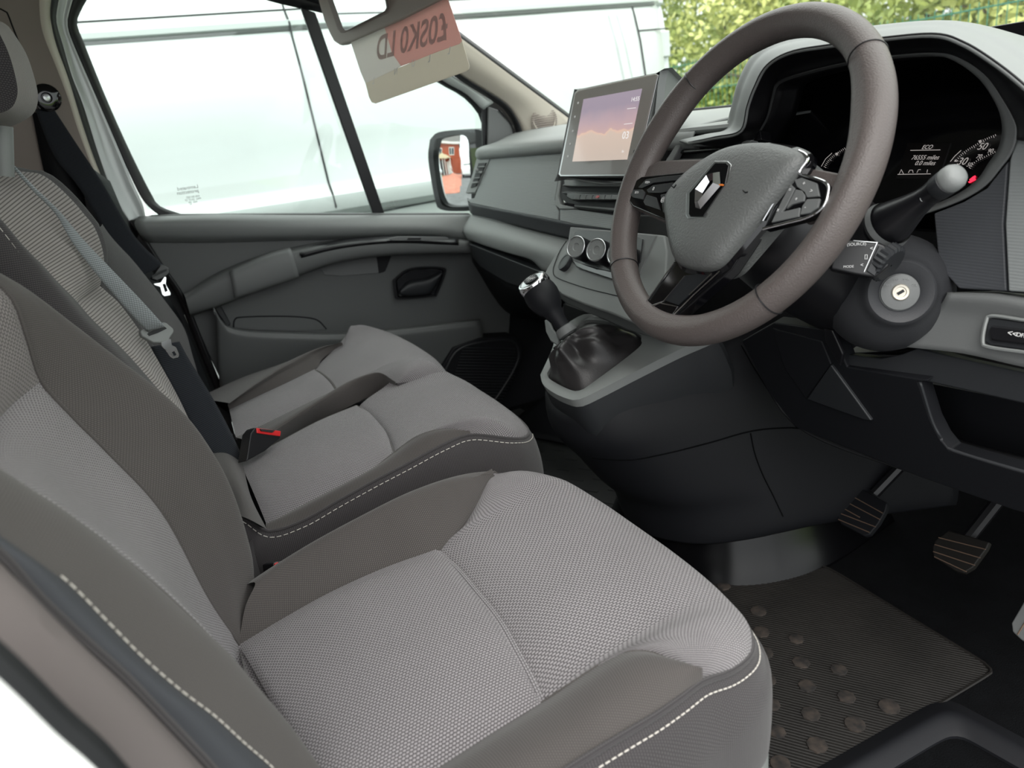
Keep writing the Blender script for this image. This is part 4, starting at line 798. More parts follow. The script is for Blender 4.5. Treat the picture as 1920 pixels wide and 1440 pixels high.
# centre stack surround (curved frame round display and vents)
fr = [(1058, 284), (1050, 320), (1041, 368), (1041, 385), (1049, 392), (1075, 392), (1076, 388), (1050, 383), (1047, 368), (1053, 330), (1060, 300)]
slab('stack_frame', fr, PF[0], PF[1], 'plastic_light', da, .012, .004)
slab('stack_inner', [(1046, 331), (1190, 331), (1190, 402), (1078, 390), (1077, 382), (1062, 380), (1052, 372), (1049, 350)], PF[0], PF[1], 'rubber', da, .01, .001, 0)
vt = slab('centre_vent', [(1057, 337), (1190, 340), (1190, 349), (1075, 349), (1053, 348), (1058, 344)], PF[0], PF[1], 'plastic_light', da, .012, .012)
slab('vent_blade', [(1052, 360), (1062, 358), (1190, 362), (1190, 365), (1075, 364), (1055, 363)], PF[0], PF[1], 'plastic_dark', vt, .01, .010)
sw = slab('switch_row', [(1062, 362), (1070, 361), (1190, 364), (1190, 374), (1072, 375), (1063, 370)], PF[0], PF[1], 'satin_black', da, .02, .014)
for k in range(8):
    x = 1075+k*11.7; slab('switch', [(x+3, 365), (x+12.6, 365), (x+10.5, 374), (x-.5, 373.5)], PF[0], PF[1], 'plastic_mid', sw, .004, .0165, .0006)
slab('hazard_mark', [(1116, 371), (1119, 366.5), (1124, 367), (1121, 371)], PF[0], PF[1], 'red_plastic', sw, .001, .0172, 0)
slab('stack_trim', [(1076, 384), (1190, 392), (1190, 397), (1160, 396), (1076, 387.5)], PF[0], PF[1], 'plastic_mid', da, .01, .006)
# lower shelf with rounded edge (passenger side)
SH = ((0, .115, .52), (0, -.95, .3))
b = MB(); b.loft([pl([(884, 402), (925, 411), (975, 426), (1034, 441), (1064, 448), (1074, 452)], (0, .15, .57), SH[1]), pl([(868, 428), (915, 437), (975, 453), (1026, 468), (1052, 478), (1062, 482)], (0, .118, .54), SH[1]), pl([(870, 440), (905, 455), (955, 471), (1000, 482), (1030, 500), (1044, 506)], (0, .108, .51), SH[1]), pl([(878, 450), (910, 461), (955, 475), (995, 487), (1016, 506), (1036, 512)], (0, .115, .50), SH[1]), pl([(880, 452), (912, 460), (955, 473), (993, 484), (1018, 502), (1036, 510)], (0, .16, .50), SH[1])], 24, 40); b.build('lower_shelf', 'plastic_light', da, solid=.003)
slab('shelf_slot', [(872, 445), (1012, 488), (1018, 506), (1016, 515), (880, 462)], (0, .16, .49), SH[1], 'rubber', da, .01, 0, 0)
slab('glovebox_lid', [(880, 457), (1017, 511), (1008, 530), (1000, 545), (950, 530), (900, 500), (884, 480)], (0, .112, .48), (0, -.95, .0), 'plastic_dark', da, .02)
b = MB(); b.loft([pl([(884, 478), (950, 528), (1005, 544), (1060, 560)], (0, .125, .44), (0, -1, 0)), pl([(900, 540), (960, 590), (1010, 600), (1060, 620)], (0, .26, .38), (0, -1, 0)), [A(-.8, .45, .30), A(-.5, .45, .30), A(-.3, .45, .30), A(-.1, .45, .30)]], 14, 20); b.build('under_dash', 'plastic_black', da, solid=.004)
# centre lower fascia with the heater controls
CP = ((-.05, .085, .55), (0, -.84, .54))
slab('centre_fascia', [(1064, 452), (1068, 424), (1160, 432), (1245, 440), (1250, 470), (1240, 620), (1180, 603), (1145, 588), (1095, 571), (1052, 553), (1030, 530), (1020, 512), (1040, 478)], CP[0], CP[1], 'plastic_light', da, .02, 0, .004)
b = MB(); b.tube(cr(pl([(1062, 452), (1050, 470), (1041, 492), (1037, 508), (1045, 521), (1095, 539), (1150, 553), (1240, 575)], *CP, .001), 60), .0008, n=6); b.build('panel_seam', 'plastic_black', da)
slab('fascia_lip', [(1034, 536), (1095, 556), (1145, 571), (1240, 600), (1240, 640), (1180, 622), (1120, 596), (1062, 572), (1040, 552)], CP[0], (0, -.98, -.1), 'plastic_mid', da, .02, .012, .005)
slab('under_lip_cavity', [(1056, 570), (1120, 592), (1185, 612), (1240, 630), (1240, 660), (1100, 620), (1060, 610)], (0, .12, .46), (0, -.98, -.1), 'rubber', da, .01, 0, 0)
hp = slab('heater_bezel', [(1069, 425), (1160, 433), (1232, 440), (1205, 500), (1190, 540), (1160, 528), (1085, 505), (1072, 490), (1066, 460)], CP[0], CP[1], 'plastic_mid', da, .012, .002, .003)
slab('heater_recess', [(1077, 437), (1084, 431), (1170, 436), (1205, 448), (1200, 490), (1180, 515), (1120, 505), (1088, 495), (1076, 480)], CP[0], CP[1], 'satin_black', hp, .002, .0045, .001)
slab('heater_tray', [(1072, 487), (1085, 492), (1120, 503), (1180, 515), (1180, 530), (1150, 525), (1092, 506), (1080, 500)], CP[0], CP[1], 'gloss_black', hp, .012, .008, .002)
kd = A(.36, -.82, .42); kd /= np.linalg.norm(kd)
for px, py in ((1080, 463), (1118, 469), (1158, 476)):
    c = ap(px, py, A(*CP[0])+A(*CP[1])*.036, CP[1])
    kn = MB(); kn.lathe([(.019, -.036), (.0195, -.010), (.0185, -.003), (.0175, 0)], c, kd, 36); o = kn.build('heater_dial', 'satin_black', hp)
    X_ = np.cross(kd, A(0, 0, 1)); X_ /= np.linalg.norm(X_); Y_ = np.cross(X_, kd); kn = MB(); kn.tube([c+(X_*math.cos(f)+Y_*math.sin(f))*.0180+kd*.001 for f in np.linspace(0, 2*math.pi, 41)], .0012, n=8, cap=False); kn.build('chrome_ring', 'satin_chrome', o)
    kn = MB(); kn.lathe([(.0168, .0), (.007, .0), (.006, -.0015), (0, -.0015)], c+kd*.0004, kd, 32); kn.build('dial_face', 'plastic_light', o)
    for t_ in (0, 1.3, 2.6, 3.9, 5.2):
        X_ = np.cross(kd, A(0, 0, 1)); X_ /= np.linalg.norm(X_); Y_ = np.cross(X_, kd); p = c+kd*.0009+(X_*math.cos(t_)+Y_*math.sin(t_))*.0118
        q = MB(); q.box(p, (.0005, .0011, .0002), X=X_, Y=Y_, Z=kd); q.build('dial_mark', 'print_grey', o)
c = ap(1058, 490, A(*CP[0])+A(*CP[1])*.006, CP[1]); cdn = A(-.1, -.75, .66); cdn /= np.linalg.norm(cdn)
b = MB(); b.lathe([(.0165, -.010), (.0175, -.002), (.0165, .001), (.012, .0015), (.0115, .0007), (0, .0007)], c, cdn, 32); b.build('socket_cap', 'plastic_dark', da)
# ---- driver side: pad between display and hood, vent
DF = ((.1, .19, .70), (0, -.95, .30))
b = MB(); b.loft([pl([(1262, 252), (1279, 251), (1327, 248), (1362, 246), (1400, 243)], DF[0], DF[1]), pl([(1268, 246), (1283, 243), (1328, 238), (1366, 234), (1400, 230)], DF[0], DF[1], .004), [A(.02, .25, .735), A(.05, .26, .742), A(.12, .27, .744), A(.18, .28, .745), A(.24, .28, .745)], [A(-.22, .52, .752), A(-.1, .53, .75), A(0, .54, .75), A(.1, .55, .75), A(.2, .55, .75)], [A(-.42, .70, .745), A(-.3, .73, .745), A(-.15, .75, .745), A(0, .76, .745), A(.1, .77, .745)]], 20, 20); b.build('upper_pad', 'plastic_light', da, solid=.003)
slab('vent_hood', [(1260, 252), (1279, 252), (1362, 247), (1425, 244), (1428, 262), (1408, 265), (1281, 268), (1262, 272)], DF[0], DF[1], 'satin_black', da, .02, -.001)
dv = slab('air_vent', [(1255, 268), (1280, 266), (1410, 262), (1400, 300), (1300, 330), (1245, 330)], DF[0], DF[1], 'rubber', da, .01, -.006, 0)
slab('vent_lip', [(1274, 272), (1290, 266), (1410, 262), (1405, 268), (1360, 272), (1300, 274), (1272, 277)], DF[0], DF[1], 'plastic_light', dv, .014, .008)
slab('vent_blade', [(1271, 281), (1355, 276), (1350, 281), (1270, 288)], DF[0], DF[1], 'satin_black', dv, .01, .004)
slab('vent_blade', [(1272, 298), (1340, 296), (1335, 299), (1271, 301)], DF[0], DF[1], 'plastic_mid', dv, .01, .004, .0006)
slab('vent_blade', [(1262, 311), (1310, 309), (1300, 314), (1260, 316)], DF[0], DF[1], 'plastic_mid', dv, .01, .004, .0006)
slab('vent_side', [(1277, 255), (1280, 266), (1262, 300), (1253, 318), (1240, 318), (1248, 300)], DF[0], DF[1], 'plastic_mid', dv, .012, .010)
slab('lower_face', [(1160, 404), (1290, 408), (1370, 425), (1360, 470), (1240, 462), (1160, 432)], DF[0], (0, -.97, -.1), 'plastic_mid', da, .01, -.03)
# ---- instrument hood
sil = [(1280, 262), (1330, 250), (1372, 240), (1387, 205), (1400, 158), (1425, 110), (1462, 84), (1540, 66), (1640, 52), (1740, 42), (1810, 41), (1870, 56), (1925, 80), (1985, 118), (2060, 190)]
lipP = [(1290, 268), (1340, 258), (1388, 246), (1401, 200), (1414, 165), (1437, 124), (1482, 98), (1565, 84), (1657, 72), (1752, 65), (1806, 81), (1860, 114), (1915, 157), (1970, 212), (2030, 300)]
inn = [(1400, 292), (1408, 272), (1424, 244), (1438, 217), (1447, 182), (1458, 154), (1508, 135), (1590, 116), (1671, 104), (1752, 99), (1797, 108), (1847, 141), (1882, 190), (1904, 232), (1906, 262)]
S_ = [ay(*p, .235) for p in sil]; Lp = [ay(*p, .150) for p in lipP]; In = [ay(*p, .195) for p in inn]
Sm = [lerp(a_, c_, .5)+A(0, -.01, .003) for a_, c_ in zip(S_, Lp)]
bk = [A(p[0]*.96+.0, .44, max(.752, p[2]-.035)) for p in S_]; bk2 = [A(p[0], .72, .742) for p in S_]
b = MB(); b.loft([bk2, bk, S_, Sm, Lp], 40, 70, matched=True); b.build('instrument_hood', 'plastic_light', da, solid=.003)
b = MB(); b.loft([Lp, [lerp(a_, c_, .5)+A(0, .01, 0) for a_, c_ in zip(Lp, In)], In], 16, 70, matched=True); b.build('hood_inner', 'satin_black', da, solid=.002)
CL = ((.42, .27, .68), (0, -.93, .36))
ring = [(1395, 300), (1408, 272), (1424, 244), (1438, 217), (1447, 182), (1458, 154), (1508, 135), (1590, 116), (1671, 104), (1752, 99), (1797, 108), (1847, 141), (1882, 190), (1904, 232), (1904, 262), (1893, 290), (1876, 313), (1847, 347), (1806, 373), (1752, 394), (1690, 412), (1640, 425)]
rin = [(1402, 298), (1414, 270), (1430, 243), (1443, 218), (1452, 186), (1463, 158), (1510, 141), (1590, 122), (1671, 111), (1750, 106), (1789, 114), (1836, 147), (1866, 190), (1878, 232), (1876, 262), (1868, 284), (1854, 304), (1832, 336), (1796, 363), (1748, 384), (1690, 400), (1640, 412)]
Rg = [ay(*p, .195) for p in ring]; Ri = [ay(*p, .215) for p in rin]; Rc = [q+A(0, .045, 0)+(A(.36, .2, .70)-q)*.03 for q in Ri]
b = MB(); b.loft([Rg, [lerp(a_, c_, .5)+A(0, -.006, 0) for a_, c_ in zip(Rg, Ri)], Ri], 12, 90, matched=True); b.build('bezel_ring', 'plastic_mid', da, solid=.002)
b = MB(); b.loft([Ri, Rc], 4, 90, matched=True); b.build('bezel_funnel', 'satin_black', da, solid=.001)
ic = thing('instrument_cluster', 'dark instrument cluster showing the mileage behind the steering wheel', 'instrument cluster', (.37, .30, .60))
b = MB(); n_ = A(0, -.93, .36); cc_ = A(.36, .285, .70); up_ = A(0, .36, .93); b.prism([cc_+A(1, 0, 0)*u_+up_*v_ for u_, v_ in ((-.25, -.10), (.22, -.10), (.22, .05), (.16, .13), (-.12, .13), (-.25, .05))], -n_*.02); b.build('cluster_face', 'gloss_black', ic, bevel=.002)
CL = (tuple(cc_), (0, -.93, .36))
slab('info_screen', [(1702, 268), (1782, 268), (1760, 335), (1680, 335)], CL[0], CL[1], 'screen_dark', ic, .002, .0012, 0)
def ct(s, size, px, py, m_='glow_white', **k): return rot_text('lettering', s, size, px, py, CL[0], CL[1], m_, ic, off=.0022, ext=.0001, shear=.35, **k)
ct('ECO', .0068, 1738, 276); ct('76555 miles', .0075, 1734, 295.5); ct('0.0 miles', .0075, 1734, 306)
ct('30', .0115, 1803, 303); ct('50', .0105, 1841, 275); ct('50', .0062, 1817, 309); ct('70', .0062, 1835, 293.5); ct('90', .0062, 1856, 283)
def tk(P, r=.0004, m_='glow_white', nm='dial_mark'):
    bb = MB(); bb.tube(pl(P, *CL, .002), r, n=4); return bb.build(nm, m_, ic)
tk([(1707, 282), (1763, 281)]); tk([(1683, 327), (1745, 326)]); tk([(1686, 326), (1690, 318), (1694, 326)]); tk([(1703, 324), (1706, 319), (1711, 319), (1712, 324)]); tk([(1719, 324), (1722, 318), (1726, 318)]); tk([(1738, 324), (1739, 318)])
def ticks(P, n, l0, dirn):
    Q = cr([A(p[0], p[1], 0) for p in P], n)
    for i, q in enumerate(Q):
        T = Q[min(i+1, n-1)]-Q[max(i-1, 0)]; T /= np.linalg.norm(T); N = A(-T[1], T[0], 0)*dirn; l_ = l0*(1.6 if i % 5 == 0 else 1); tk([tuple(q[:2]), tuple((q+N*l_)[:2])], .00035)
ticks([(1793, 299), (1803, 288), (1815, 279), (1830, 270), (1845, 261), (1866, 252)], 22, 3, 1)
ticks([(1820, 316), (1829, 305), (1842, 298), (1858, 290), (1866, 286)], 14, 2.5, -1)
ticks([(1545, 312), (1553, 300), (1565, 289), (1583, 277)], 16, 3, 1)
tk([(1782, 303), (1790, 293), (1802, 282)], .0004); tk([(1540, 312), (1548, 298), (1560, 287)], .0004)
slab('warning_light', [(1817, 337), (1824, 331), (1828, 329), (1829, 332), (1819, 339)], CL[0], CL[1], 'red_glow', ic, .001, .002, 0)
slab('warning_light', [(1815, 341), (1828, 334), (1829, 337), (1817, 343)], CL[0], CL[1], 'red_glow', ic, .001, .002, 0)
for q in ([(1789, 303), (1795, 303), (1791, 299)], [(1834, 264), (1840, 262), (1838, 269)], [(1566, 287), (1571, 286), (1569, 292)]): slab('dial_arrow', q, CL[0], CL[1], 'glow_white', ic, .0005, .002, 0)
# ---- right hand face
RP = ((.62, .175, .60), (0, -.97, .24))
slab('fascia_panel', [(1908, 246), (2000, 238), (2000, 552), (1890, 546), (1884, 420), (1893, 300)], RP[0], RP[1], 'dash_lined', da, .02)
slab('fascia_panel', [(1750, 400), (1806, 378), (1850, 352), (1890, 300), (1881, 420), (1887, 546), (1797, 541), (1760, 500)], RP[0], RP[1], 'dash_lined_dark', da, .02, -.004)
slab('fascia_panel', [(1925, 95), (2060, 190), (2060, 240), (1990, 236), (1910, 244), (1904, 232), (1900, 200), (1880, 140)], (.62, .21, .7), (0, -.97, .24), 'satin_black', da, .02, 0)
LP = ((.60, .16, .53), (0, -.93, .36))
b = MB(); b.loft([pl([(1770, 548), (1850, 546), (1900, 549), (2000, 556)], (.62, .20, .58), LP[1]), pl([(1775, 552), (1850, 556), (1900, 563), (2000, 585)], LP[0], LP[1], .012), pl([(1750, 590), (1840, 600), (1900, 610), (2000, 630)], LP[0], LP[1], .004), pl([(1690, 650), (1800, 662), (1900, 684), (2000, 705)], LP[0], LP[1], .0)], 20, 20); b.build('knee_fascia', 'plastic_mid', da, solid=.004)
o = slab('switch_recess', [(1851, 602), (1858, 595), (2000, 614), (2000, 668), (1855, 648), (1845, 640)], LP[0], LP[1], 'plastic_dark', da, .006, .0085)
b = MB(); b.tube(cr(pl([(2000, 610), (1925, 601), (1862, 592), (1850, 600), (1843, 638), (1852, 650), (1925, 661), (2000, 672)], *LP, .0095), 50), .0018, n=6); b.build('recess_rim', 'plastic_light', o)
slab('push_switch', [(1853, 618), (1858, 610), (1900, 615), (2000, 626), (2000, 652), (1925, 646), (1856, 637)], LP[0], LP[1], 'satin_black', o, .005, .013, .002)
rot_text('switch_mark', '<<', .008, 1898, 626, LP[0], LP[1], 'print_white', o, off=.0135)
rot_text('switch_mark', 'OFF', .0055, 1915, 629, LP[0], LP[1], 'print_white', o, off=.0135)
slab('fascia_band', [(1585, 663), (1700, 656), (1800, 668), (1900, 690), (2000, 712), (2000, 728), (1900, 704), (1800, 684), (1700, 668)], LP[0], (0, -.93, -.3), 'satin_black', da, .02, .0)
slab('fascia_band', [(1588, 664), (1650, 672), (1690, 664), (1720, 652), (1800, 672), (2000, 716), (2000, 776), (1920, 757), (1740, 716), (1590, 692)], (.55, .155, .47), (0, -.95, .15), 'plastic_dark', da, .02, .0)
KP = ((.55, .15, .45), (0, -.96, -.25))
slab('knee_panel', [(1588, 688), (1740, 714), (1722, 718), (1745, 790), (1762, 823), (1780, 845), (2000, 912), (2000, 985), (1900, 957), (1730, 897), (1600, 845), (1492, 802), (1440, 735), (1390, 640), (1450, 605), (1560, 620)], KP[0], KP[1], 'plastic_black', da, .02, 0, .003)
b = MB(); b.prism(pl([(1722, 715), (2000, 770), (2000, 915), (1780, 848), (1755, 820), (1742, 790)], (.6, .24, .42), KP[1]), (0, .01, 0)); b.build('cubby_back', 'plastic_black', da)
b = MB(); b.loft([pl([(1762, 823), (1780, 845), (2000, 912)], KP[0], KP[1]), pl([(1763, 818), (1860, 846), (2000, 880)], (.6, .235, .42), KP[1])], 4, 12); b.build('cubby_floor', 'cowl_plastic', da, solid=.003)
b = MB(); b.loft([pl([(1722, 716), (1745, 790), (1762, 823)], KP[0], KP[1]), pl([(1730, 716), (1752, 788), (1766, 815)], (.6, .20, .42), KP[1])], 4, 12); b.build('cubby_side', 'plastic_dark', da, solid=.003)
slab('knee_facet', [(1557, 684), (1634, 790), (1620, 788), (1512, 749)], KP[0], KP[1], 'plastic_dark', da, .006, .004)
slab('knee_facet', [(1447, 615), (1540, 640), (1558, 684), (1511, 748), (1470, 690)], KP[0], KP[1], 'plastic_black', da, .006, .002)
slab('column_bracket', [(1543, 615), (1560, 620), (1580, 665), (1575, 688), (1545, 640)], KP[0], KP[1], 'satin_black', da, .006, .012)
b = MB(); b.loft([pl([(1400, 655), (1492, 800), (1730, 895), (2000, 983)], KP[0], KP[1], -.004), [A(.20, .32, .36), A(.30, .33, .36), A(.5, .34, .36), A(.75, .34, .36)], [A(.20, .8, .38), A(.3, .8, .38), A(.5, .8, .38), A(.75, .8, .38)]], 10, 20); b.build('under_dash', 'rubber', da, solid=.003)
b = MB(); b.box((.755, .50, .52), (.03, .31, .22)); b.build('dash_end', 'plastic_dark', da, bevel=.01)
# ================================================================== TOUCHSCREEN
DP = ((-.2, .123, .679), (.15, -.93, .33))
ts = thing('touchscreen', 'upright grey touchscreen with a pale sunset picture on the dashboard', 'screen', (-.1, .19, .67))
dq = [(1082, 168), (1230, 137), (1236, 140), (1192, 331), (1049, 332), (1045, 328), (1075, 174)]
slab('screen_case', dq, DP[0], DP[1], 'plastic_light', ts, .014, -.001, .003)
slab('screen_edge', [(1083, 168), (1229, 137.5), (1234, 141), (1191, 330), (1050, 331), (1047, 327), (1077, 174)], DP[0], DP[1], 'satin_chrome', ts, .003, .0005, .001)
slab('screen_glass', [(1085, 171), (1228, 141), (1231, 144), (1188, 327), (1052, 328), (1050, 325), (1079, 176)], DP[0], DP[1], 'screen_bezel_haze', ts, .001, .0012, 0)
q = pl([(1073, 303), (1176, 299), (1204, 166), (1094, 186)], *DP, .0016); b = MB(); b.add(q+[p-A(.15, -.93, .33)*.0003 for p in q], [(0, 1, 2, 3), (7, 6, 5, 4), (0, 4, 5, 1), (1, 5, 6, 2), (2, 6, 7, 3), (3, 7, 4, 0)], [(0, 0), (1.3, 0), (1.3, 1), (0, 1)]*2); b.build('screen_image', 'screen_picture', ts)
mat('screen_white', rgb(60, 60, 60), .5, emit=((1, .97, .95, 1), .42))
for s, sz, px, py in (('14:55', .0095, 1191, 186), ('03', .017, 1173, 254), ('fri', .006, 1168, 284)): rot_text('screen_text', s, sz, px, py, DP[0], DP[1], 'screen_white', ts, dx=(1, .16, 0), off=.0022, ext=.0001)
for (a_, c_) in (((1176, 204), (1192, 202)), ((1170, 233), (1186, 231))):
    b = MB(); b.tube(pl([a_, c_], *DP, .0021), .0004, n=4); b.build('screen_rule', 'screen_white', ts)
for px, py in ((1084, 193), (1078, 219), (1074, 246), (1069, 270), (1065, 293)):
    b = MB(); b.lathe([(0, .0004), (.0022, .0004), (.0022, 0)], pl([(px, py)], *DP, .0013)[0], A(.15, -.93, .33), 10); b.build('touch_mark', 'print_white', ts)
slab('card_slot', [(1188, 282), (1192, 280), (1190, 287), (1187, 287)], DP[0], DP[1], 'rubber', ts, .0005, .0018, 0)
ca = pl([(1236, 139), (1260, 150), (1275, 165), (1240, 250), (1192, 331)], *DP)
fr_ = pl(dq, *DP); bk_ = [p+A(-.01, .075, -.01)+(sum(fr_)/7-p)*.18 for p in fr_]
b = MB(); b.grid([cr(fr_+fr_[:1], 50)[:-1], cr([p+A(.004, .012, 0) for p in fr_+fr_[:1]], 50)[:-1], cr(bk_+bk_[:1], 50)[:-1], cr([sum(bk_)/7+(p-sum(bk_)/7)*.05 for p in bk_+bk_[:1]], 50)[:-1]], cv=True); b.build('screen_back', 'plastic_mid', ts)
# ================================================================== STEERING WHEEL
TW = math.radians(30.24); WC = A(.42, 0, .70); WU = A(1, 0, 0); WV = A(0, math.sin(TW), math.cos(TW)); WN = A(0, -math.cos(TW), math.sin(TW))
def wp(pts, c): return [ap(px, py, WC+WN*c, WN) for px, py in pts]
def wl(a_, b_, c_): return WC+WU*a_+WV*b_+WN*c_
sw_ = thing('steering_wheel', 'grey leather three spoke steering wheel with a chrome diamond badge', 'steering wheel', WC)
G = []; NS_ = 160
for i in range(NS_):
    th = 2*math.pi*i/NS_; e = WU*math.sin(th)+WV*math.cos(th)
    d_ = math.degrees(th); d_ = min(d_, 360-d_); br = math.exp(-((d_-66)/16)**2); bs_ = math.exp(-((d_-90)/14)**2)
    ring_ = []
    for k in range(24):
        f = 2*math.pi*k/24; cx, cy = math.cos(f), math.sin(f)
        rx = .0165+.0005*br; ry = .0175
        if cx < 0: rx += .006*br+.004*bs_
        if cx < 0 and cy > 0: ry -= .002
        ring_.append(WC+e*(.1715+cx*rx)+WN*(cy*ry-.002))
    G.append(ring_)
b = MB(); b.grid(G, cu=True, cv=True); b.build('rim', 'rim_leather', sw_)
for dg_ in (46.4, -46.4, 133, -133):
    th = math.radians(dg_); e = WU*math.sin(th)+WV*math.cos(th); P = [WC+e*(.1715+math.cos(f)*.0169)+WN*(math.sin(f)*.0178-.002) for f in np.linspace(0, 2*math.pi, 33)]
    b = MB(); b.tube(P, .0007, n=6, cap=False); b.build('rim_seam', 'satin_black', sw_)
po = [(1249, 400), (1249, 376), (1258, 358), (1290, 324), (1330, 296), (1370, 277), (1420, 268), (1465, 272), (1498, 284), (1507, 299), (1490, 330), (1450, 380), (1410, 428), (1375, 470), (1350, 497), (1325, 507), (1290, 503), (1268, 490), (1256, 450)]
pr_ = cr(wp(po+po[:1], .012), 90)[:-1]; pc = pr_.mean(0)
def pad(k, c): return pc+(pr_-pc)*k+WN*c
b = MB(); b.grid([pad(.97, -.035), pad(1.0, -.004), pad(.995, .001), pad(.96, .006), pad(.86, .0105), pad(.7, .0135), pad(.5, .015), pad(.25, .0155), pad(.01, .0156)], cv=True); b.build('airbag_cover', 'pad_skin', sw_)
b = MB(); b.grid([pad(.9, -.02), pad(1.045, -.014), pad(1.055, -.008), pad(.98, -.004)], cv=True); b.build('cover_surround', 'gloss_black', sw_)
def wslab(name, pts, c, material, parent, th=.006, bevel=.001): bb = MB(); bb.prism(wp(pts, c), -WN*th); return bb.build(name, material, parent, bevel=bevel)
bd = wslab('badge_recess', [(1340, 301), (1364, 301), (1371, 308), (1364, 347), (1322, 411), (1289, 411), (1285, 404), (1286, 361)], .0275, 'satin_chrome', sw_, .004, .0012)
wslab('badge_field', [(1341, 305), (1361, 305), (1366, 310), (1359, 345), (1318, 406), (1294, 406), (1291, 402), (1292, 362)], .0285, 'gloss_black', bd, .002, .0006)
do = [(1349, 322), (1351, 348), (1313, 392), (1304, 389), (1305, 355), (1332, 325)]; di = [(1337, 336), (1335, 345), (1318, 369), (1316, 372), (1317, 362), (1330, 341)]
O_ = wp(do, .0295); I_ = wp(di, .0295); Rr = [lerp(a_, c_, .45)+WN*.0055 for a_, c_ in zip(O_, I_)]
b = MB(); b.grid([O_, Rr, I_], cv=True); b.build('diamond_badge', 'chrome', bd, smooth=15)
wslab('orange_fleck', [(1347.5, 345), (1354, 344.5), (1357, 346), (1355, 348.5), (1349, 348)], .031, 'orange', bd, .001, .0003)
for q, ang in (([(1259, 348), (1268, 346)], 0), ([(1393, 357), (1402, 360)], 0)):
    b = MB(); b.tube(wp([q[0], ((q[0][0]+q[1][0])/2, q[0][1]+4), q[1]], .0262), .0008, n=6); b.build('horn_mark', 'plastic_black', sw_)
text('embossed_lettering', 'SRP', .013, ap(1293, 452, WC+WN*.0238, WN), (1, 0, 0), WV, 'plastic_dark', sw_, ext=.0006)
text('embossed_lettering', 'AIRBAG', .007, ap(1291, 463, WC+WN*.0226, WN), (1, 0, 0), WV, 'plastic_dark', sw_, ext=.0006)
# spokes
wslab('spoke', [(1160, 350), (1190, 322), (1235, 300), (1262, 298), (1320, 296), (1300, 330), (1250, 420), (1205, 398), (1172, 385)], .002, 'rim_leather', sw_, .016, .004)
lp_ = wslab('button_pod', [(1170, 364), (1186, 342), (1203, 331), (1275, 323), (1300, 318), (1290, 360), (1256, 418), (1247, 413), (1186, 387)], .008, 'gloss_black', sw_, .010, .0015)
for q in ([(1196, 351), (1211, 336), (1240, 331), (1285, 327), (1278, 337), (1225, 343), (1203, 353)], [(1212, 356), (1224, 347), (1262, 342), (1262, 356), (1238, 362), (1215, 361)], [(1182, 365), (1188, 355), (1204, 355), (1209, 360), (1205, 374), (1186, 370)], [(1206, 378), (1212, 365), (1230, 370), (1238, 394), (1209, 384)], [(1238, 365), (1262, 359), (1262, 405), (1243, 398)]):
    wslab('button', q, .0095, 'satin_black', lp_, .003, .0006)
for s, sz, px, py in (('RES/+', .0042, 1214, 342), ('0', .0062, 1225, 354), ('SET/-', .0042, 1194, 361), ('@', .0075, 1243, 374)): text('button_print', s, sz, ap(px, py, WC+WN*.0102, WN), WU, WV, 'print_white', lp_, ext=.0001)
wslab('spoke', [(1497, 322), (1506, 314), (1540, 318), (1590, 328), (1600, 312), (1598, 352), (1576, 384), (1545, 400), (1500, 412), (1470, 390)], .000, 'rim_leather', sw_, .016, .004)
rc = wslab('button_pod', [(1486, 330), (1501, 325), (1549, 342), (1552, 366), (1541, 391), (1515, 408), (1431, 430), (1461, 366)], .008, 'gloss_black', sw_, .010, .0015)
b = MB(); b.tube(cr(wp([(1498, 283), (1511, 290), (1514, 300), (1500, 320), (1503, 327), (1548, 343), (1551.5, 366), (1541, 390), (1515, 407), (1475, 418), (1431, 429)], .0095), 70), .0015, n=8); b.build('chrome_trim', 'chrome', sw_)
b = MB(); b.tube(cr(wp([(1503, 301), (1490, 326), (1470, 350), (1448, 384), (1430, 414)], .0105), 40), .0013, n=8); b.build('chrome_trim', 'satin_chrome', sw_)
for q in ([(1489, 337), (1503, 333), (1531, 343), (1536, 368), (1513, 370), (1508, 360), (1494, 350)], [(1513, 373), (1537, 372), (1533, 389), (1519, 399), (1500, 402), (1504, 386)], [(1492, 355), (1503, 357), (1509, 366), (1507, 377), (1485, 383), (1474, 391)], [(1446, 417), (1466, 375), (1482, 345), (1490, 353), (1476, 382), (1466, 397), (1500, 389), (1497, 406)]):
    wslab('button', q, .0098, 'plastic_mid', rc, .003, .0006)
for s, px, py in (('+', 1507, 344), ('>', 1521, 358), ('-', 1510, 388), ('*', 1492, 375), ('=', 1481, 356), ('x', 1459, 393)): text('button_print', s, .0058, ap(px, py, WC+WN*.0104, WN), WU, WV, 'print_white', rc, ext=.0001)
bp_ = wslab('lower_spoke', [(1262, 490), (1200, 578), (1204, 593), (1256, 603), (1266, 597), (1370, 505), (1420, 430), (1300, 470)], .004, 'gloss_black', sw_, .014, .002)
wslab('spoke_recess', [(1285, 516), (1245, 563), (1272, 572), (1345, 504), (1320, 512)], .0052, 'plastic_black', bp_, .002, .0004)
for P in ([(1263, 493), (1233, 535), (1204, 578)], [(1284, 517), (1244, 565), (1210, 577)], [(1352, 506), (1300, 553), (1262, 591)], [(1207, 580), (1238, 568), (1271, 575), (1261, 590), (1250, 593), (1212, 586), (1207, 580)], [(1345, 503), (1292, 553)]):
    b = MB(); b.tube(wp(P, .0055), .0007, n=6); b.build('chrome_edge', 'chrome', bp_)
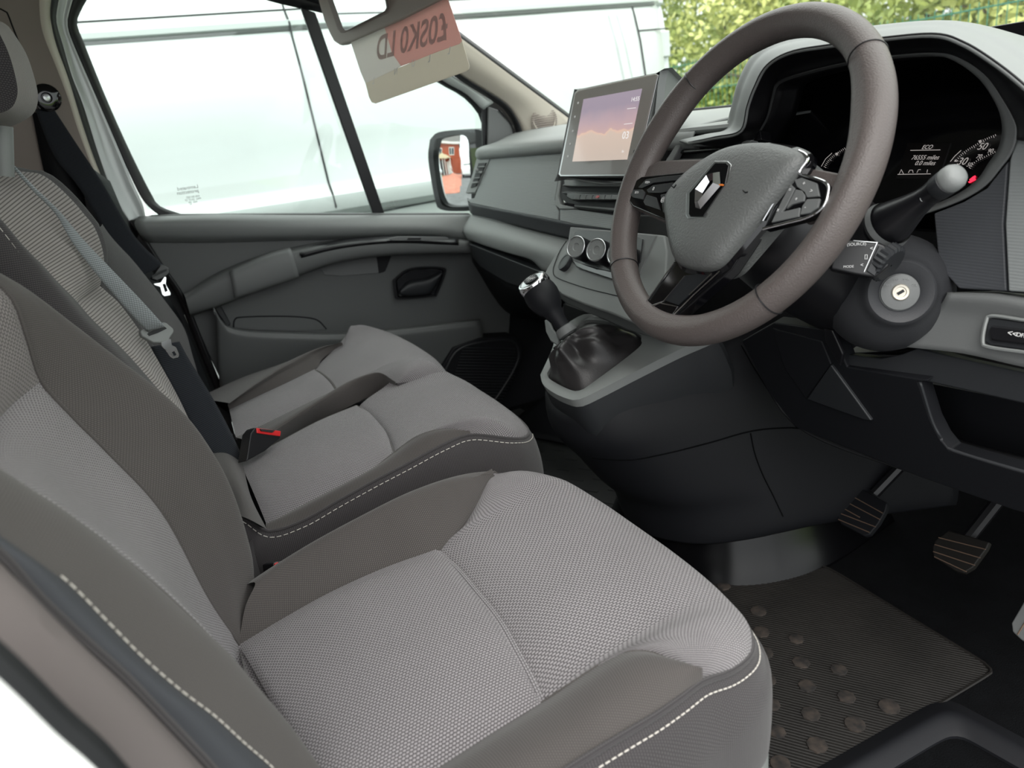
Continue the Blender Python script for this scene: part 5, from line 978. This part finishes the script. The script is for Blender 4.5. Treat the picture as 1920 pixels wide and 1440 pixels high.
# ================================================================== STEERING COLUMN
sc = thing('steering_column', 'black steering column with ignition lock and two stalks', 'steering column', (.45, .18, .52))
R5 = []
for c_, rw, rh, bo in ((-.020, .035, .035, .0), (-.030, .050, .048, -.006), (-.045, .064, .058, -.014), (-.09, .074, .068, -.022), (-.15, .078, .074, -.028), (-.22, .072, .074, -.03)):
    R5.append([WC+WU*(rw*math.copysign(abs(math.cos(f))**.8, math.cos(f))+.012)+WV*(bo+rh*math.copysign(abs(math.sin(f))**.8, math.sin(f)))+WN*c_ for f in np.linspace(0, 2*math.pi, 48, endpoint=False)])
b = MB(); b.grid(R5, cv=True); b.build('column_cowl', 'satin_black', sc)
K = ax(1688, 548, .545); ka = A(.74, -.62, .24); ka /= np.linalg.norm(ka)
b = MB(); b.lathe([(.0195, -.004), (.0215, -.002), (.0275, .0015), (.0315, .0035), (.0345, .001), (.036, -.004), (.042, -.012), (.054, -.024), (.064, -.045), (.068, -.08), (.064, -.12), (.03, -.16)], K, ka, 56); b.build('lock_housing', 'cowl_plastic', sc)
il = MB(); il.lathe([(.0195, -.004), (.0186, -.0035), (.0184, -.001), (.010, .001), (.0085, .001)], K, ka, 40); il = il.build('ignition_lock', 'plastic_mid', sc)
b = MB(); b.lathe([(.0090, -.002), (.0086, .0025), (.0078, .0032), (.0056, .003), (.0052, .0015), (0, .0015)], K, ka, 36); b.build('lock_barrel', 'key_metal', il)
kx = np.cross(ka, A(0, 0, 1)); kx /= np.linalg.norm(kx); ky = np.cross(kx, ka); kk = kx*-.86+ky*.5 if False else kx*.85-ky*.52
b = MB(); b.box(K+ka*.0022, (.0034, .0014, .0011), X=-kk if False else (kx*-.87+ky*.5)*-1, Y=np.cross(ka, kx*.87-ky*.5), Z=ka); b.build('key_slot', 'rubber', il)
for i, s in enumerate(('STOP', 'ACC', 'ON', 'START')):
    f = math.radians(150-i*38); text('lock_print', s, .0032, K+(kx*math.cos(f)+ky*math.sin(f))*.0140*A(1, 1, 1)+ka*.0008, kx, ky, 'print_grey', il, ext=.0001)
# wiper stalk
B0 = ax(1676, 414, .545); B1 = ax(1788, 332, .61); sa = (B1-B0)/np.linalg.norm(B1-B0)
prof_ = [(.0, -.02), (.0215, -.02), (.0220, -.004), (.0205, .004), (.0175, .014), (.0135, .028), (.0108, .042), (.0102, .055)]; L_ = np.linalg.norm(B1-B0)
b = MB(); b.lathe(prof_+[(.0104, L_*.62), (.0112, L_*.74)], B0, sa, 40); b.build('wiper_stalk', 'satin_black', sc)
o = bpy.data.objects['wiper_stalk']
b = MB(); b.lathe([(.0110, L_*.74), (.0117, L_*.75), (.0122, L_*.86), (.0122, L_*.90), (.0117, L_*.905)], B0, sa, 40); b.build('stalk_collar', 'plastic_dark', o)
b = MB(); b.lathe([(.0112, L_*.90), (.0120, L_*.915), (.0124, L_*.95), (.0120, L_*1.02), (.0098, L_*1.07), (.0055, L_*1.095), (0, L_*1.10)], B0, sa, 40); b.build('stalk_cap', 'plastic_light', o)
b = MB(); b.lathe([(.0225, -.016), (.0255, -.010), (.0235, -.004)], B0, sa, 40); b.build('stalk_boot', 'plastic_mid', sc)
sx_ = np.cross(sa, A(0, 0, 1)); 
text('stalk_print', '0 1', .006, B0+sa*.042+(CAM-B0)/np.linalg.norm(CAM-B0)*.0112, A(.5, .55, .3), A(-.2, .1, 1), 'print_grey', o, ext=.0001)
# radio satellite
SP = (tuple(ax(1620, 490, .545)), (.66, -.70, .28))
rs = slab('radio_remote', [(1578, 440), (1590, 450), (1648, 454), (1662, 460), (1668, 474), (1668, 500), (1640, 522), (1600, 515), (1555, 505), (1562, 480)], SP[0], SP[1], 'satin_black', sc, .030, 0, .003)
slab('remote_edge', [(1600, 450.5), (1646, 454), (1621, 510), (1619.5, 510), (1643.5, 455.5), (1600, 451.5)], SP[0], SP[1], 'satin_chrome', rs, .001, .0012, 0)
slab('remote_button', [(1648, 460), (1664, 466), (1653, 493), (1637, 483)], SP[0], SP[1], 'plastic_dark', rs, .003, .003, .0008)
slab('remote_button', [(1635, 486), (1651, 495), (1640, 518), (1625, 508)], SP[0], SP[1], 'plastic_dark', rs, .003, .003, .0008)
c = ap(1662, 492, A(*SP[0])-A(*SP[1])*.012, SP[1]); wa = A(.35, .25, -.9); wa /= np.linalg.norm(wa); wa = A(.86, .1, -.45); wa /= np.linalg.norm(wa)
b = MB(); G_ = []
for i in range(48):
    f = 2*math.pi*i/48; r_ = .0205 if i % 2 else .0192; x_ = np.cross(wa, A(0, 1, 0)); x_ /= np.linalg.norm(x_); y_ = np.cross(wa, x_); G_.append((x_*math.cos(f)+y_*math.sin(f))*r_)
G_ = np.array(G_); b.grid([c+G_*.4-wa*.006, c+G_-wa*.005, c+G_+wa*.004, c+G_*.85+wa*.006, c+G_*.05+wa*.006], cv=True); b.build('scroll_wheel', 'plastic_dark', rs, smooth=20)
for s, sz, px, py in (('(SOURCE)', .0040, 1606, 458), ('MODE', .0034, 1591, 500), ('<', .0052, 1634, 466), ('[]', .005, 1624, 481), ('<', .0052, 1616, 497)): rot_text('remote_print', s, sz, px, py, SP[0], SP[1], 'print_white', rs, dx=(.72, .69, 0), off=.0016, ext=.0001)
# ================================================================== CENTRE CONSOLE AND GEAR LEVER
cn = thing('centre_console', 'dark engine cover console below the gear lever', 'console', (.1, .2, 0))
def plan(z, dy, ex, n=40):
    P = [A(-.16-ex, .34, z), A(-.15-ex, .18+dy, z), A(-.12-ex*.8, .05+dy, z), A(-.05, -.03+dy, z), A(.03, -.062+dy, z), A(.10, -.058+dy, z), A(.15+ex*.5, -.01+dy, z), A(.175+ex, .10+dy*.85, z), A(.20+ex, .21+dy*.7, z), A(.25+ex*.7, .35+dy*.4, z), A(.32+ex*.4, .54, z)]; return cr(P, n)
levels = [(.335, .03, -.04), (.325, .014, -.02), (.31, .008, -.004), (.275, .012, .014), (.22, .045, .03), (.165, .085, .045), (.12, .12, .055), (.07, .135, .06), (.05, .14, .055)]
rl = []
for z, dy, ex in levels:
    P = plan(z, dy, ex, 60); P[:, 2] += np.clip((P[:, 1]+.06), 0, .30)*(.38 if z > .3 else (.30 if z > .2 else .1)); rl.append(P)
b = MB(); b.loft(rl, 40, 60, matched=True); b.build('console_body', 'plastic_black', cn, solid=.003)
GP = ((.07, -.05, .368), (0, -.36, .93))
ob = [(1015, 706), (1020, 724), (1040, 740), (1068, 752), (1086, 753), (1112, 742), (1200, 697), (1270, 662), (1340, 630), (1330, 618), (1240, 612), (1150, 600), (1105, 592), (1080, 600), (1048, 625), (1036, 660)]
ib = [(1027, 702), (1031, 712), (1050, 724), (1075, 735), (1090, 734), (1110, 722), (1196, 657), (1203, 640), (1198, 628), (1150, 608), (1108, 602), (1090, 608), (1062, 640), (1048, 666)]
Or = cr(pl(ob+ob[:1], *GP, 0), 81)[:-1]; Ir = cr(pl(ib+ib[:1], *GP, 0), 81)[:-1]
s_ = int(np.argmin(((Ir-Or[0])**2).sum(1))); Ir = np.roll(Ir, -s_, axis=0); ng = A(0, -.36, .93)
oc = Or.mean(0); b = MB(); b.grid([Or-ng*.010, Or-ng*.03+(Or-oc)*.015, Or-ng*.07+(Or-oc)*.02, Or-ng*.10-(Or-oc)*.02], cv=True); b.build('bezel_skirt', 'plastic_dark', cn)
b = MB(); b.grid([Or-ng*.012, Or, Or+ng*.004, lerp(Or, Ir, .5)+ng*.006, Ir+ng*.003, Ir-ng*.010], cv=True); b.build('gear_bezel', 'plastic_light', cn)
slab('tray_rim', [(1020, 600), (1027, 598), (1034, 615), (1048, 632), (1046, 648), (1032, 640), (1023, 622)], GP[0], (0, -.8, .6), 'plastic_mid', cn, .006, .02)
slab('bezel_floor', ib, GP[0], GP[1], 'gaiter_leather', cn, .004, -.012, 0)
from mathutils.bvhtree import BVHTree
cb = bpy.data.objects['console_body']; bv = BVHTree.FromPolygons([v.co[:] for v in cb.data.vertices], [p.vertices[:] for p in cb.data.polygons])
def on_cover(pts):
    out = []
    for p in pts:
        h = bv.ray_cast(Vector(CAM), Vector(_ray(*p)))
        if h[0] is not None: out.append(np.array(h[0])+np.array(h[1])*(.0005 if (h[1] @ Vector(_ray(*p))) < 0 else -.0005))
    return out
for Z_, r_ in (([(1407, 812), (1415, 850), (1430, 890), (1450, 930), (1468, 968)], .0012), ([(1110, 858), (1180, 862), (1250, 850), (1330, 830), (1410, 808), (1480, 802), (1520, 806)], .0013), ([(1390, 648), (1420, 700), (1460, 760), (1495, 803)], .0008)):
    Z_ = on_cover(cr([A(p[0], p[1], 0) for p in Z_], 24)[:, :2])
    if len(Z_) > 3: b = MB(); b.tube(Z_, r_, n=6); b.build('cover_seam', 'carpet', cn)
HC = [A(-.16, .30, 0), A(-.12, .20, 0), A(-.04, .12, 0), A(.04, .11, 0), A(.12, .13, 0), A(.19, .18, 0), A(.225, .25, 0), A(.23, .34, 0), A(.2, .5, 0)]
def hmp(z, o_): c_ = A(.03, .35, 0); return cr([A(p[0]+(p[0]-c_[0])*o_, p[1]+(p[1]-c_[1])*o_, z) for p in HC], 50)
b = MB(); b.loft([hmp(.14, -.05), hmp(.10, .02), hmp(.05, .10), hmp(.015, .17), hmp(.0, .2)], 16, 50); b.build('floor_hump', 'hump_black', cn, solid=.003)
gl = thing('gear_lever', 'black gear lever with a chrome topped knob and leather gaiter', 'gear lever', ax(1075, 715, .08))
GT = ax(1003, 535, -.02); GB = ax(1062, 622, .03); gax = (GT-GB); gL = np.linalg.norm(gax); gax /= gL
kf = (CAM-GT); kf /= np.linalg.norm(kf)
b = MB(); b.lathe([(.012, 0), (.013, .02), (.0155, .028), (.0165, .034), (.021, .040), (.0265, .052), (.0288, .064), (.0283, .074), (.0262, .082)], GT-gax*.088, gax, 40); b.build('knob', 'plastic_black', gl)
hk = gax*.80+kf*.40; hk /= np.linalg.norm(hk)
b = MB(); b.lathe([(.0265, -.012), (.0276, -.004), (.0272, .003), (.0250, .0085), (.0225, .009)], GT+gax*.002, hk, 48); b.build('knob_ring', 'chrome', gl)
o = MB(); o.lathe([(.0228, .0085), (.0205, .0100), (.0200, .0090), (0, .0100)], GT+gax*.002, hk, 40); o = o.build('knob_cap', 'satin_chrome', gl)
hx = np.cross(hk, A(0, 1, 0)); hx /= np.linalg.norm(hx); hx = A(1, 0, 0)-hk*hk[0]; hx /= np.linalg.norm(hx); hy = np.cross(hk, hx); c = GT+gax*.002+hk*.0108
b = MB(); b.prism([c+hx*.0185*math.cos(f)+hy*.0115*math.sin(f)+hx*.0 for f in np.linspace(0, 2*math.pi, 28, endpoint=False)], hk*.0010); b.build('shift_plate', 'plastic_black', o)
for a_, c_ in (((-.010, .004), (-.010, -.004)), ((-.003, .004), (-.003, -.004)), ((.004, .004), (.004, -.004)), ((-.010, 0), (.004, 0)), ((.010, .004), (.010, -.001)), ((.004, 0), (.010, 0))):
    b = MB(); b.tube([c+hx*a_[0]+hy*a_[1]+hk*.0014, c+hx*c_[0]+hy*c_[1]+hk*.0014], .0004, n=4); b.build('shift_mark', 'print_white', o)
for s, x_, y_ in (('1', -.010, .006), ('3', -.003, .006), ('5', .004, .006), ('2', -.010, -.006), ('4', -.003, -.006), ('6', .004, -.006), ('R', .0125, .0035)): text('shift_print', s, .0042, c+hx*x_+hy*y_+hk*.0014, hx, hy, 'print_white', o, ext=.0001)
b = MB(); b.lathe([(.0125, .0), (.0175, .003), (.0182, .007), (.0155, .016), (.0115, .018)], GB-gax*.008, gax, 32); b.build('gaiter_collar', 'plastic_mid', gl)
b = MB(); b.lathe([(.010, 0), (.0105, .05)], GB, gax, 20); b.build('shaft', 'satin_black', gl)
gt_ = []; Cn = GB-gax*.010
Iw = np.roll(Ir, 0, axis=0)-ng*.004; cen = Iw.mean(0)
x_ = np.cross(gax, A(0, 0, 1)); x_ /= np.linalg.norm(x_); y_ = np.cross(gax, x_)
for t in np.linspace(0, 1, 26):
    rows_ = []
    for i in range(80):
        d_ = Iw[i]-cen; u_ = d_-gax*(d_ @ gax); u_ /= np.linalg.norm(u_)+1e-9; top = Cn+u_*.0195
        th = 2*math.pi*i/80; k_ = t**2.4; p = top*(1-k_)+Iw[i]*k_; p = p+u_*.010*math.sin(math.pi*t)
        fold = .0065*math.sin(math.pi*t)**.8*(math.sin(5*th+5*t)+.6*math.sin(9*th-7*t+1)+.4*math.sin(3*th+11*t)); rows_.append(p+u_*fold+A(0, 0, 1)*fold*.6*t)
    gt_.append(rows_)
b = MB(); b.grid(gt_, cv=True); b.build('gaiter', 'gaiter_leather', gl, smooth=80)
# ================================================================== PEDALS
def pedal(name, label, pts, yv, n, material, ribs, arm):
    p0 = tuple(ay(*(sum(A(*p) for p in pts)/len(pts)), yv)); t = thing(name, label, 'pedal', p0); nn = A(*n)/np.linalg.norm(n)
    bb = MB(); bb.prism(pl(pts, p0, n, 0), -nn*.010); bb.build('pedal_pad', material, t, bevel=.002)
    for a_, c_ in ribs: bb = MB(); bb.tube(pl([a_, c_], p0, n, .0004), .0009, n=5); bb.build('rib', 'pedal_rib', t)
    q = pl([arm[0]], p0, n, -.012)[0]; bb = MB(); bb.tube([q, lerp(q, A(*arm[1]), .5)+A(0, .02, 0), A(*arm[1])], .009, n=8); bb.build('pedal_arm', 'satin_black', t)
pedal('clutch_pedal', 'ribbed clutch pedal nearest the dark console cover', [(1600, 919), (1611, 913), (1663, 943), (1660, 958), (1647, 981), (1630, 1002), (1620, 1005), (1577, 983), (1570, 970), (1577, 945)], .36, (0, -.75, .66), 'plastic_black', [((1592, 927), (1655, 962)), ((1583, 939), (1650, 974)), ((1576, 950), (1612, 970)), ((1574, 962), (1642, 988)), ((1572, 974), (1630, 998))], ((1640, 925), (.42, .60, .45)))
pedal('brake_pedal', 'worn ribbed brake pedal in the middle of the footwell', [(1753, 1013), (1778, 994), (1855, 1016), (1850, 1028), (1824, 1064), (1807, 1074), (1793, 1072), (1750, 1044), (1748, 1026)], .36, (0, -.75, .66), 'mat_rubber', [((1760, 1008), (1848, 1030)), ((1753, 1021), (1838, 1046)), ((1750, 1034), (1828, 1060)), ((1752, 1044), (1812, 1072))], ((1815, 1010), (.53, .60, .45)))
pedal('accelerator_pedal', 'grey accelerator pedal at the right edge of the footwell', [(1896, 1168), (1926, 1116), (1985, 1140), (1960, 1225), (1915, 1200), (1898, 1184)], .30, (0, -.75, .66), 'plastic_mid', [((1908, 1190), (1950, 1120)), ((1925, 1203), (1968, 1130))], ((1960, 1150), (.66, .60, .40)))
# ================================================================== FLOOR
fm = thing('floor_mat', 'ribbed black rubber floor mat with round studs in the driver footwell', 'mat', (.35, .1, 0))
mo = [(1180, 962), (1235, 1004), (1300, 1042), (1380, 1068), (1440, 1076), (1500, 1074), (1530, 1065), (1556, 1067), (1700, 1154), (1842, 1241), (1855, 1256), (1848, 1268), (1700, 1356), (1560, 1440)]
MP = [az(*p, .004) for p in mo]+[A(.575, -.14, .004), A(.02, -.14, .004), A(-.02, .05, .004)]
b = MB(); b.prism(MP, (0, 0, -.0035)); b.build('mat_sheet', 'mat_rubber', fm, bevel=.0012)
Mr = cr(MP[6:15], 60); b = MB(); b.tube(Mr, .0022, n=6); b.build('mat_edge', 'mat_rubber', fm)
dr = az(1600, 1221, 0)-az(1500, 1200, 0); dr /= np.linalg.norm(dr); dp = A(-dr[1], dr[0], 0); b = MB(); MPa = np.array(MP)
for k in np.arange(-.45, .45, .0048):
    o_ = A(.3, .1, .004)+dp*k; xs_ = []
    for i in range(len(MPa)):
        p, q = MPa[i], MPa[(i+1) % len(MPa)]; M2 = np.array([[dr[0], -(q-p)[0]], [dr[1], -(q-p)[1]]])
        if abs(np.linalg.det(M2)) < 1e-9: continue
        s_, u_ = np.linalg.solve(M2, (p-o_)[:2])
        if 0 <= u_ <= 1: xs_.append(s_)
    if len(xs_) >= 2:
        xs_.sort(); a_, c_ = o_+dr*(xs_[0]+.002), o_+dr*(xs_[-1]-.002); h_ = .0011
        b.add([a_-dp*.0015, a_+dp*.0015, a_+A(0, 0, h_), c_-dp*.0015, c_+dp*.0015, c_+A(0, 0, h_)], [(0, 3, 5, 2), (1, 2, 5, 4), (0, 2, 1), (3, 4, 5)])
tag(b.build('rib', 'mat_rubber', fm, smooth=0), kind='stuff')
for i, (px, py) in enumerate([(1422, 1147), (1427, 1186), (1493, 1199), (1433, 1225), (1502, 1243), (1573, 1257), (1437, 1275), (1513, 1287), (1587, 1308), (1667, 1326), (1447, 1322), (1520, 1340), (1603, 1359), (1457, 1373), (1532, 1398), (1463, 1433), (1357, 1100), (1393, 1412)]):
    c = az(px, py, .004); r0 = .0125+.001*math.sin(i*2.3); b = MB(); P = [(r0*1.0, 0), (r0*.96, .0022), (r0*.8, .0027), (0, .0028)]; b.lathe(P, c, (0, 0, 1), 8 if i % 3 else 14); b.build('stud', 'stud_rubber', fm)
fl = thing('floor_liner', 'grey rubber floor covering in the passenger footwell', 'floor covering', (-.45, .1, 0))
b = MB(); b.prism([A(-.76, -.25, .006), A(-.04, -.25, .006), A(-.03, .10, .006), A(-.10, .22, .006), A(-.40, .24, .006), A(-.62, .24, .006), A(-.76, .22, .006)], (0, 0, -.0055)); b.build('liner_sheet', 'floor_liner', fl, bevel=.001)
k = 0
for i in range(9):
    for j in range(8):
        x = -.66+i*.065+(.03 if j % 2 else 0); y = -.12+j*.042
        if x > -.12: continue
        b = MB(); b.box((x, y, .0065), (.016, .0035, .0008), X=(.8, .6, 0), Y=(-.6, .8, 0)); b.build('grip_bar', 'floor_liner', fl, bevel=.0005)
b = MB(); b.loft([[A(-.62, .10, .012), A(-.5, .17, .012), A(-.40, .22, .012)], [A(-.70, .24, .03), A(-.55, .28, .03), A(-.42, .30, .03)], [A(-.72, .5, .12), A(-.55, .5, .12), A(-.42, .5, .12)]], 8, 12); b.build('toe_board', 'plastic_black', fl, solid=.003)
st_ = thing('sill_step', 'moulded black step tray with a screw at the lower right', 'step', (.70, .05, 0))
e0 = [az(*p, .012) for p in [(1440, 1510), (1560, 1440), (1660, 1382), (1745, 1334), (1775, 1326), (1800, 1331), (1850, 1357), (1920, 1395), (2000, 1440)]]
def inw(P, k, dz): c_ = A(.80, .02, 0); return [A(p[0]+(c_[0]-p[0])*k, p[1]+(c_[1]-p[1])*k, p[2]+dz) for p in P]
b = MB(); b.loft([[p-A(0, 0, .012) for p in inw(e0, -.10, 0)], e0, inw(e0, .06, .004), inw(e0, .14, -.006), inw(e0, .22, -.020), inw(e0, .9, -.024)], 30, 50); b.build('tray', 'plastic_black', st_, solid=.002)
c = az(1810, 1382, -.008); b = MB(); b.lathe([(.011, 0), (.010, .003), (.007, .004), (.0065, .001), (.003, .001), (.0028, .003), (0, .003)], c+A(0, 0, .002), (0, 0, 1), 20); b.build('screw', 'satin_black', st_)
# ================================================================== SUN VISOR AND CARD
VA = A(-.586, -.148, .98); VB = A(-.163, -.055, .98); vu = A(0, .28, .96); vn = np.cross(VB-VA, vu); vn /= np.linalg.norm(vn)
if vn @ (CAM-VA) < 0: vn = -vn
VP = (tuple(VA), tuple(vn))
vi = thing('sun_visor', 'folded down taupe sun visor with an inset mirror at the top', 'sun visor', VA+A(.1, .1, .15))
vo = [(590, -60), (596, 0), (607, 38), (618, 64), (625, 77), (634, 83), (643, 82), (658, 77), (750, 37), (817, 3), (900, -38), (960, -75), (940, -160), (640, -160)]
slab('visor_body', vo, VP[0], VP[1], 'visor_grey', vi, .014, 0, .004)
slab('mirror_bezel', [(610, -10), (615, 3), (633, 55), (638, 61), (645, 61), (727, 24), (730, 15), (726, -10), (715, -60), (600, -60)], VP[0], VP[1], 'pillar_dark', vi, .003, .0015, .001)
mn2 = vn+A(.05, 0, -.30); slab('visor_mirror', [(622, -8), (625, 2), (643, 52), (647, 56.5), (651, 56), (721, 21), (724.5, 15), (722, 0), (710, -50), (612, -50)], tuple(ap(680, 30, VA+vn*.012, vn)), tuple(mn2), 'mirror', vi, .004, 0, .0004)
def translucent(k, f):
    n = M[k].node_tree; bs_ = n.nodes['Principled BSDF']; o_ = n.nodes['Material Output']; t_ = n.nodes.new('ShaderNodeBsdfTranslucent'); x_ = n.nodes.new('ShaderNodeMixShader')
    t_.inputs[0].default_value = bs_.inputs['Base Color'].default_value; x_.inputs[0].default_value = f
    n.links.new(bs_.outputs[0], x_.inputs[1]); n.links.new(t_.outputs[0], x_.inputs[2]); n.links.new(x_.outputs[0], o_.inputs['Surface'])
mat('card_pale', rgb(236, 230, 220), .6); mat('card_white', rgb(240, 237, 234), .6); mat('card_pink', rgb(240, 205, 200), .6); mat('card_ghost', rgb(226, 214, 211), .7)
for k_ in ('card_pale', 'card_white', 'card_pink', 'card_ghost'): translucent(k_, .6)
CV = (tuple(VA-vn*.004), tuple(vn))
cdp = thing('price_card', 'pale price card with faint reversed lettering hanging below the visor', 'card', ap(786, 155, A(*CV[0]), vn))
slab('card_sheet', [(685, 156), (703, 148), (745, 128), (790, 109), (823, 96), (862, 82), (866, 76), (879.5, 122), (879, 129), (873, 134), (704, 194), (697, 192), (692, 183)], CV[0], CV[1], 'card_pale', cdp, .0010, 0, .0003)
slab('card_print', [(652, 62), (716, 34), (735, 100), (752, 124), (745, 128), (703, 148), (685, 156), (676, 135)], CV[0], CV[1], 'card_white', cdp, .0008, 0, .0002)
slab('pink_print', [(716, 34), (835, -12), (842, 5), (866, 76), (862, 82), (823, 96), (790, 109), (752, 124), (735, 100)], CV[0], CV[1], 'card_pink', cdp, .0008, 0, .0002)
vx_ = (VB-VA)/np.linalg.norm(VB-VA)
text('lettering', '£0SK0 LD', .062, ap(768, 74, A(*CV[0])+vn*.0016, vn), vx_, vu, 'card_ghost', cdp, mirror=True, ext=.0001, bold=.0012)
for px, py, s in ((842, 95, 'L'), (805, 110, 'L'), (775, 119, 'U'), (742, 134, 'N'), (700, 152, 'L')): text('lettering', s, .018, ap(px, py, A(*CV[0])+vn*.0016, vn), vx_, vu, 'print_white', cdp, mirror=True, ext=.0001)
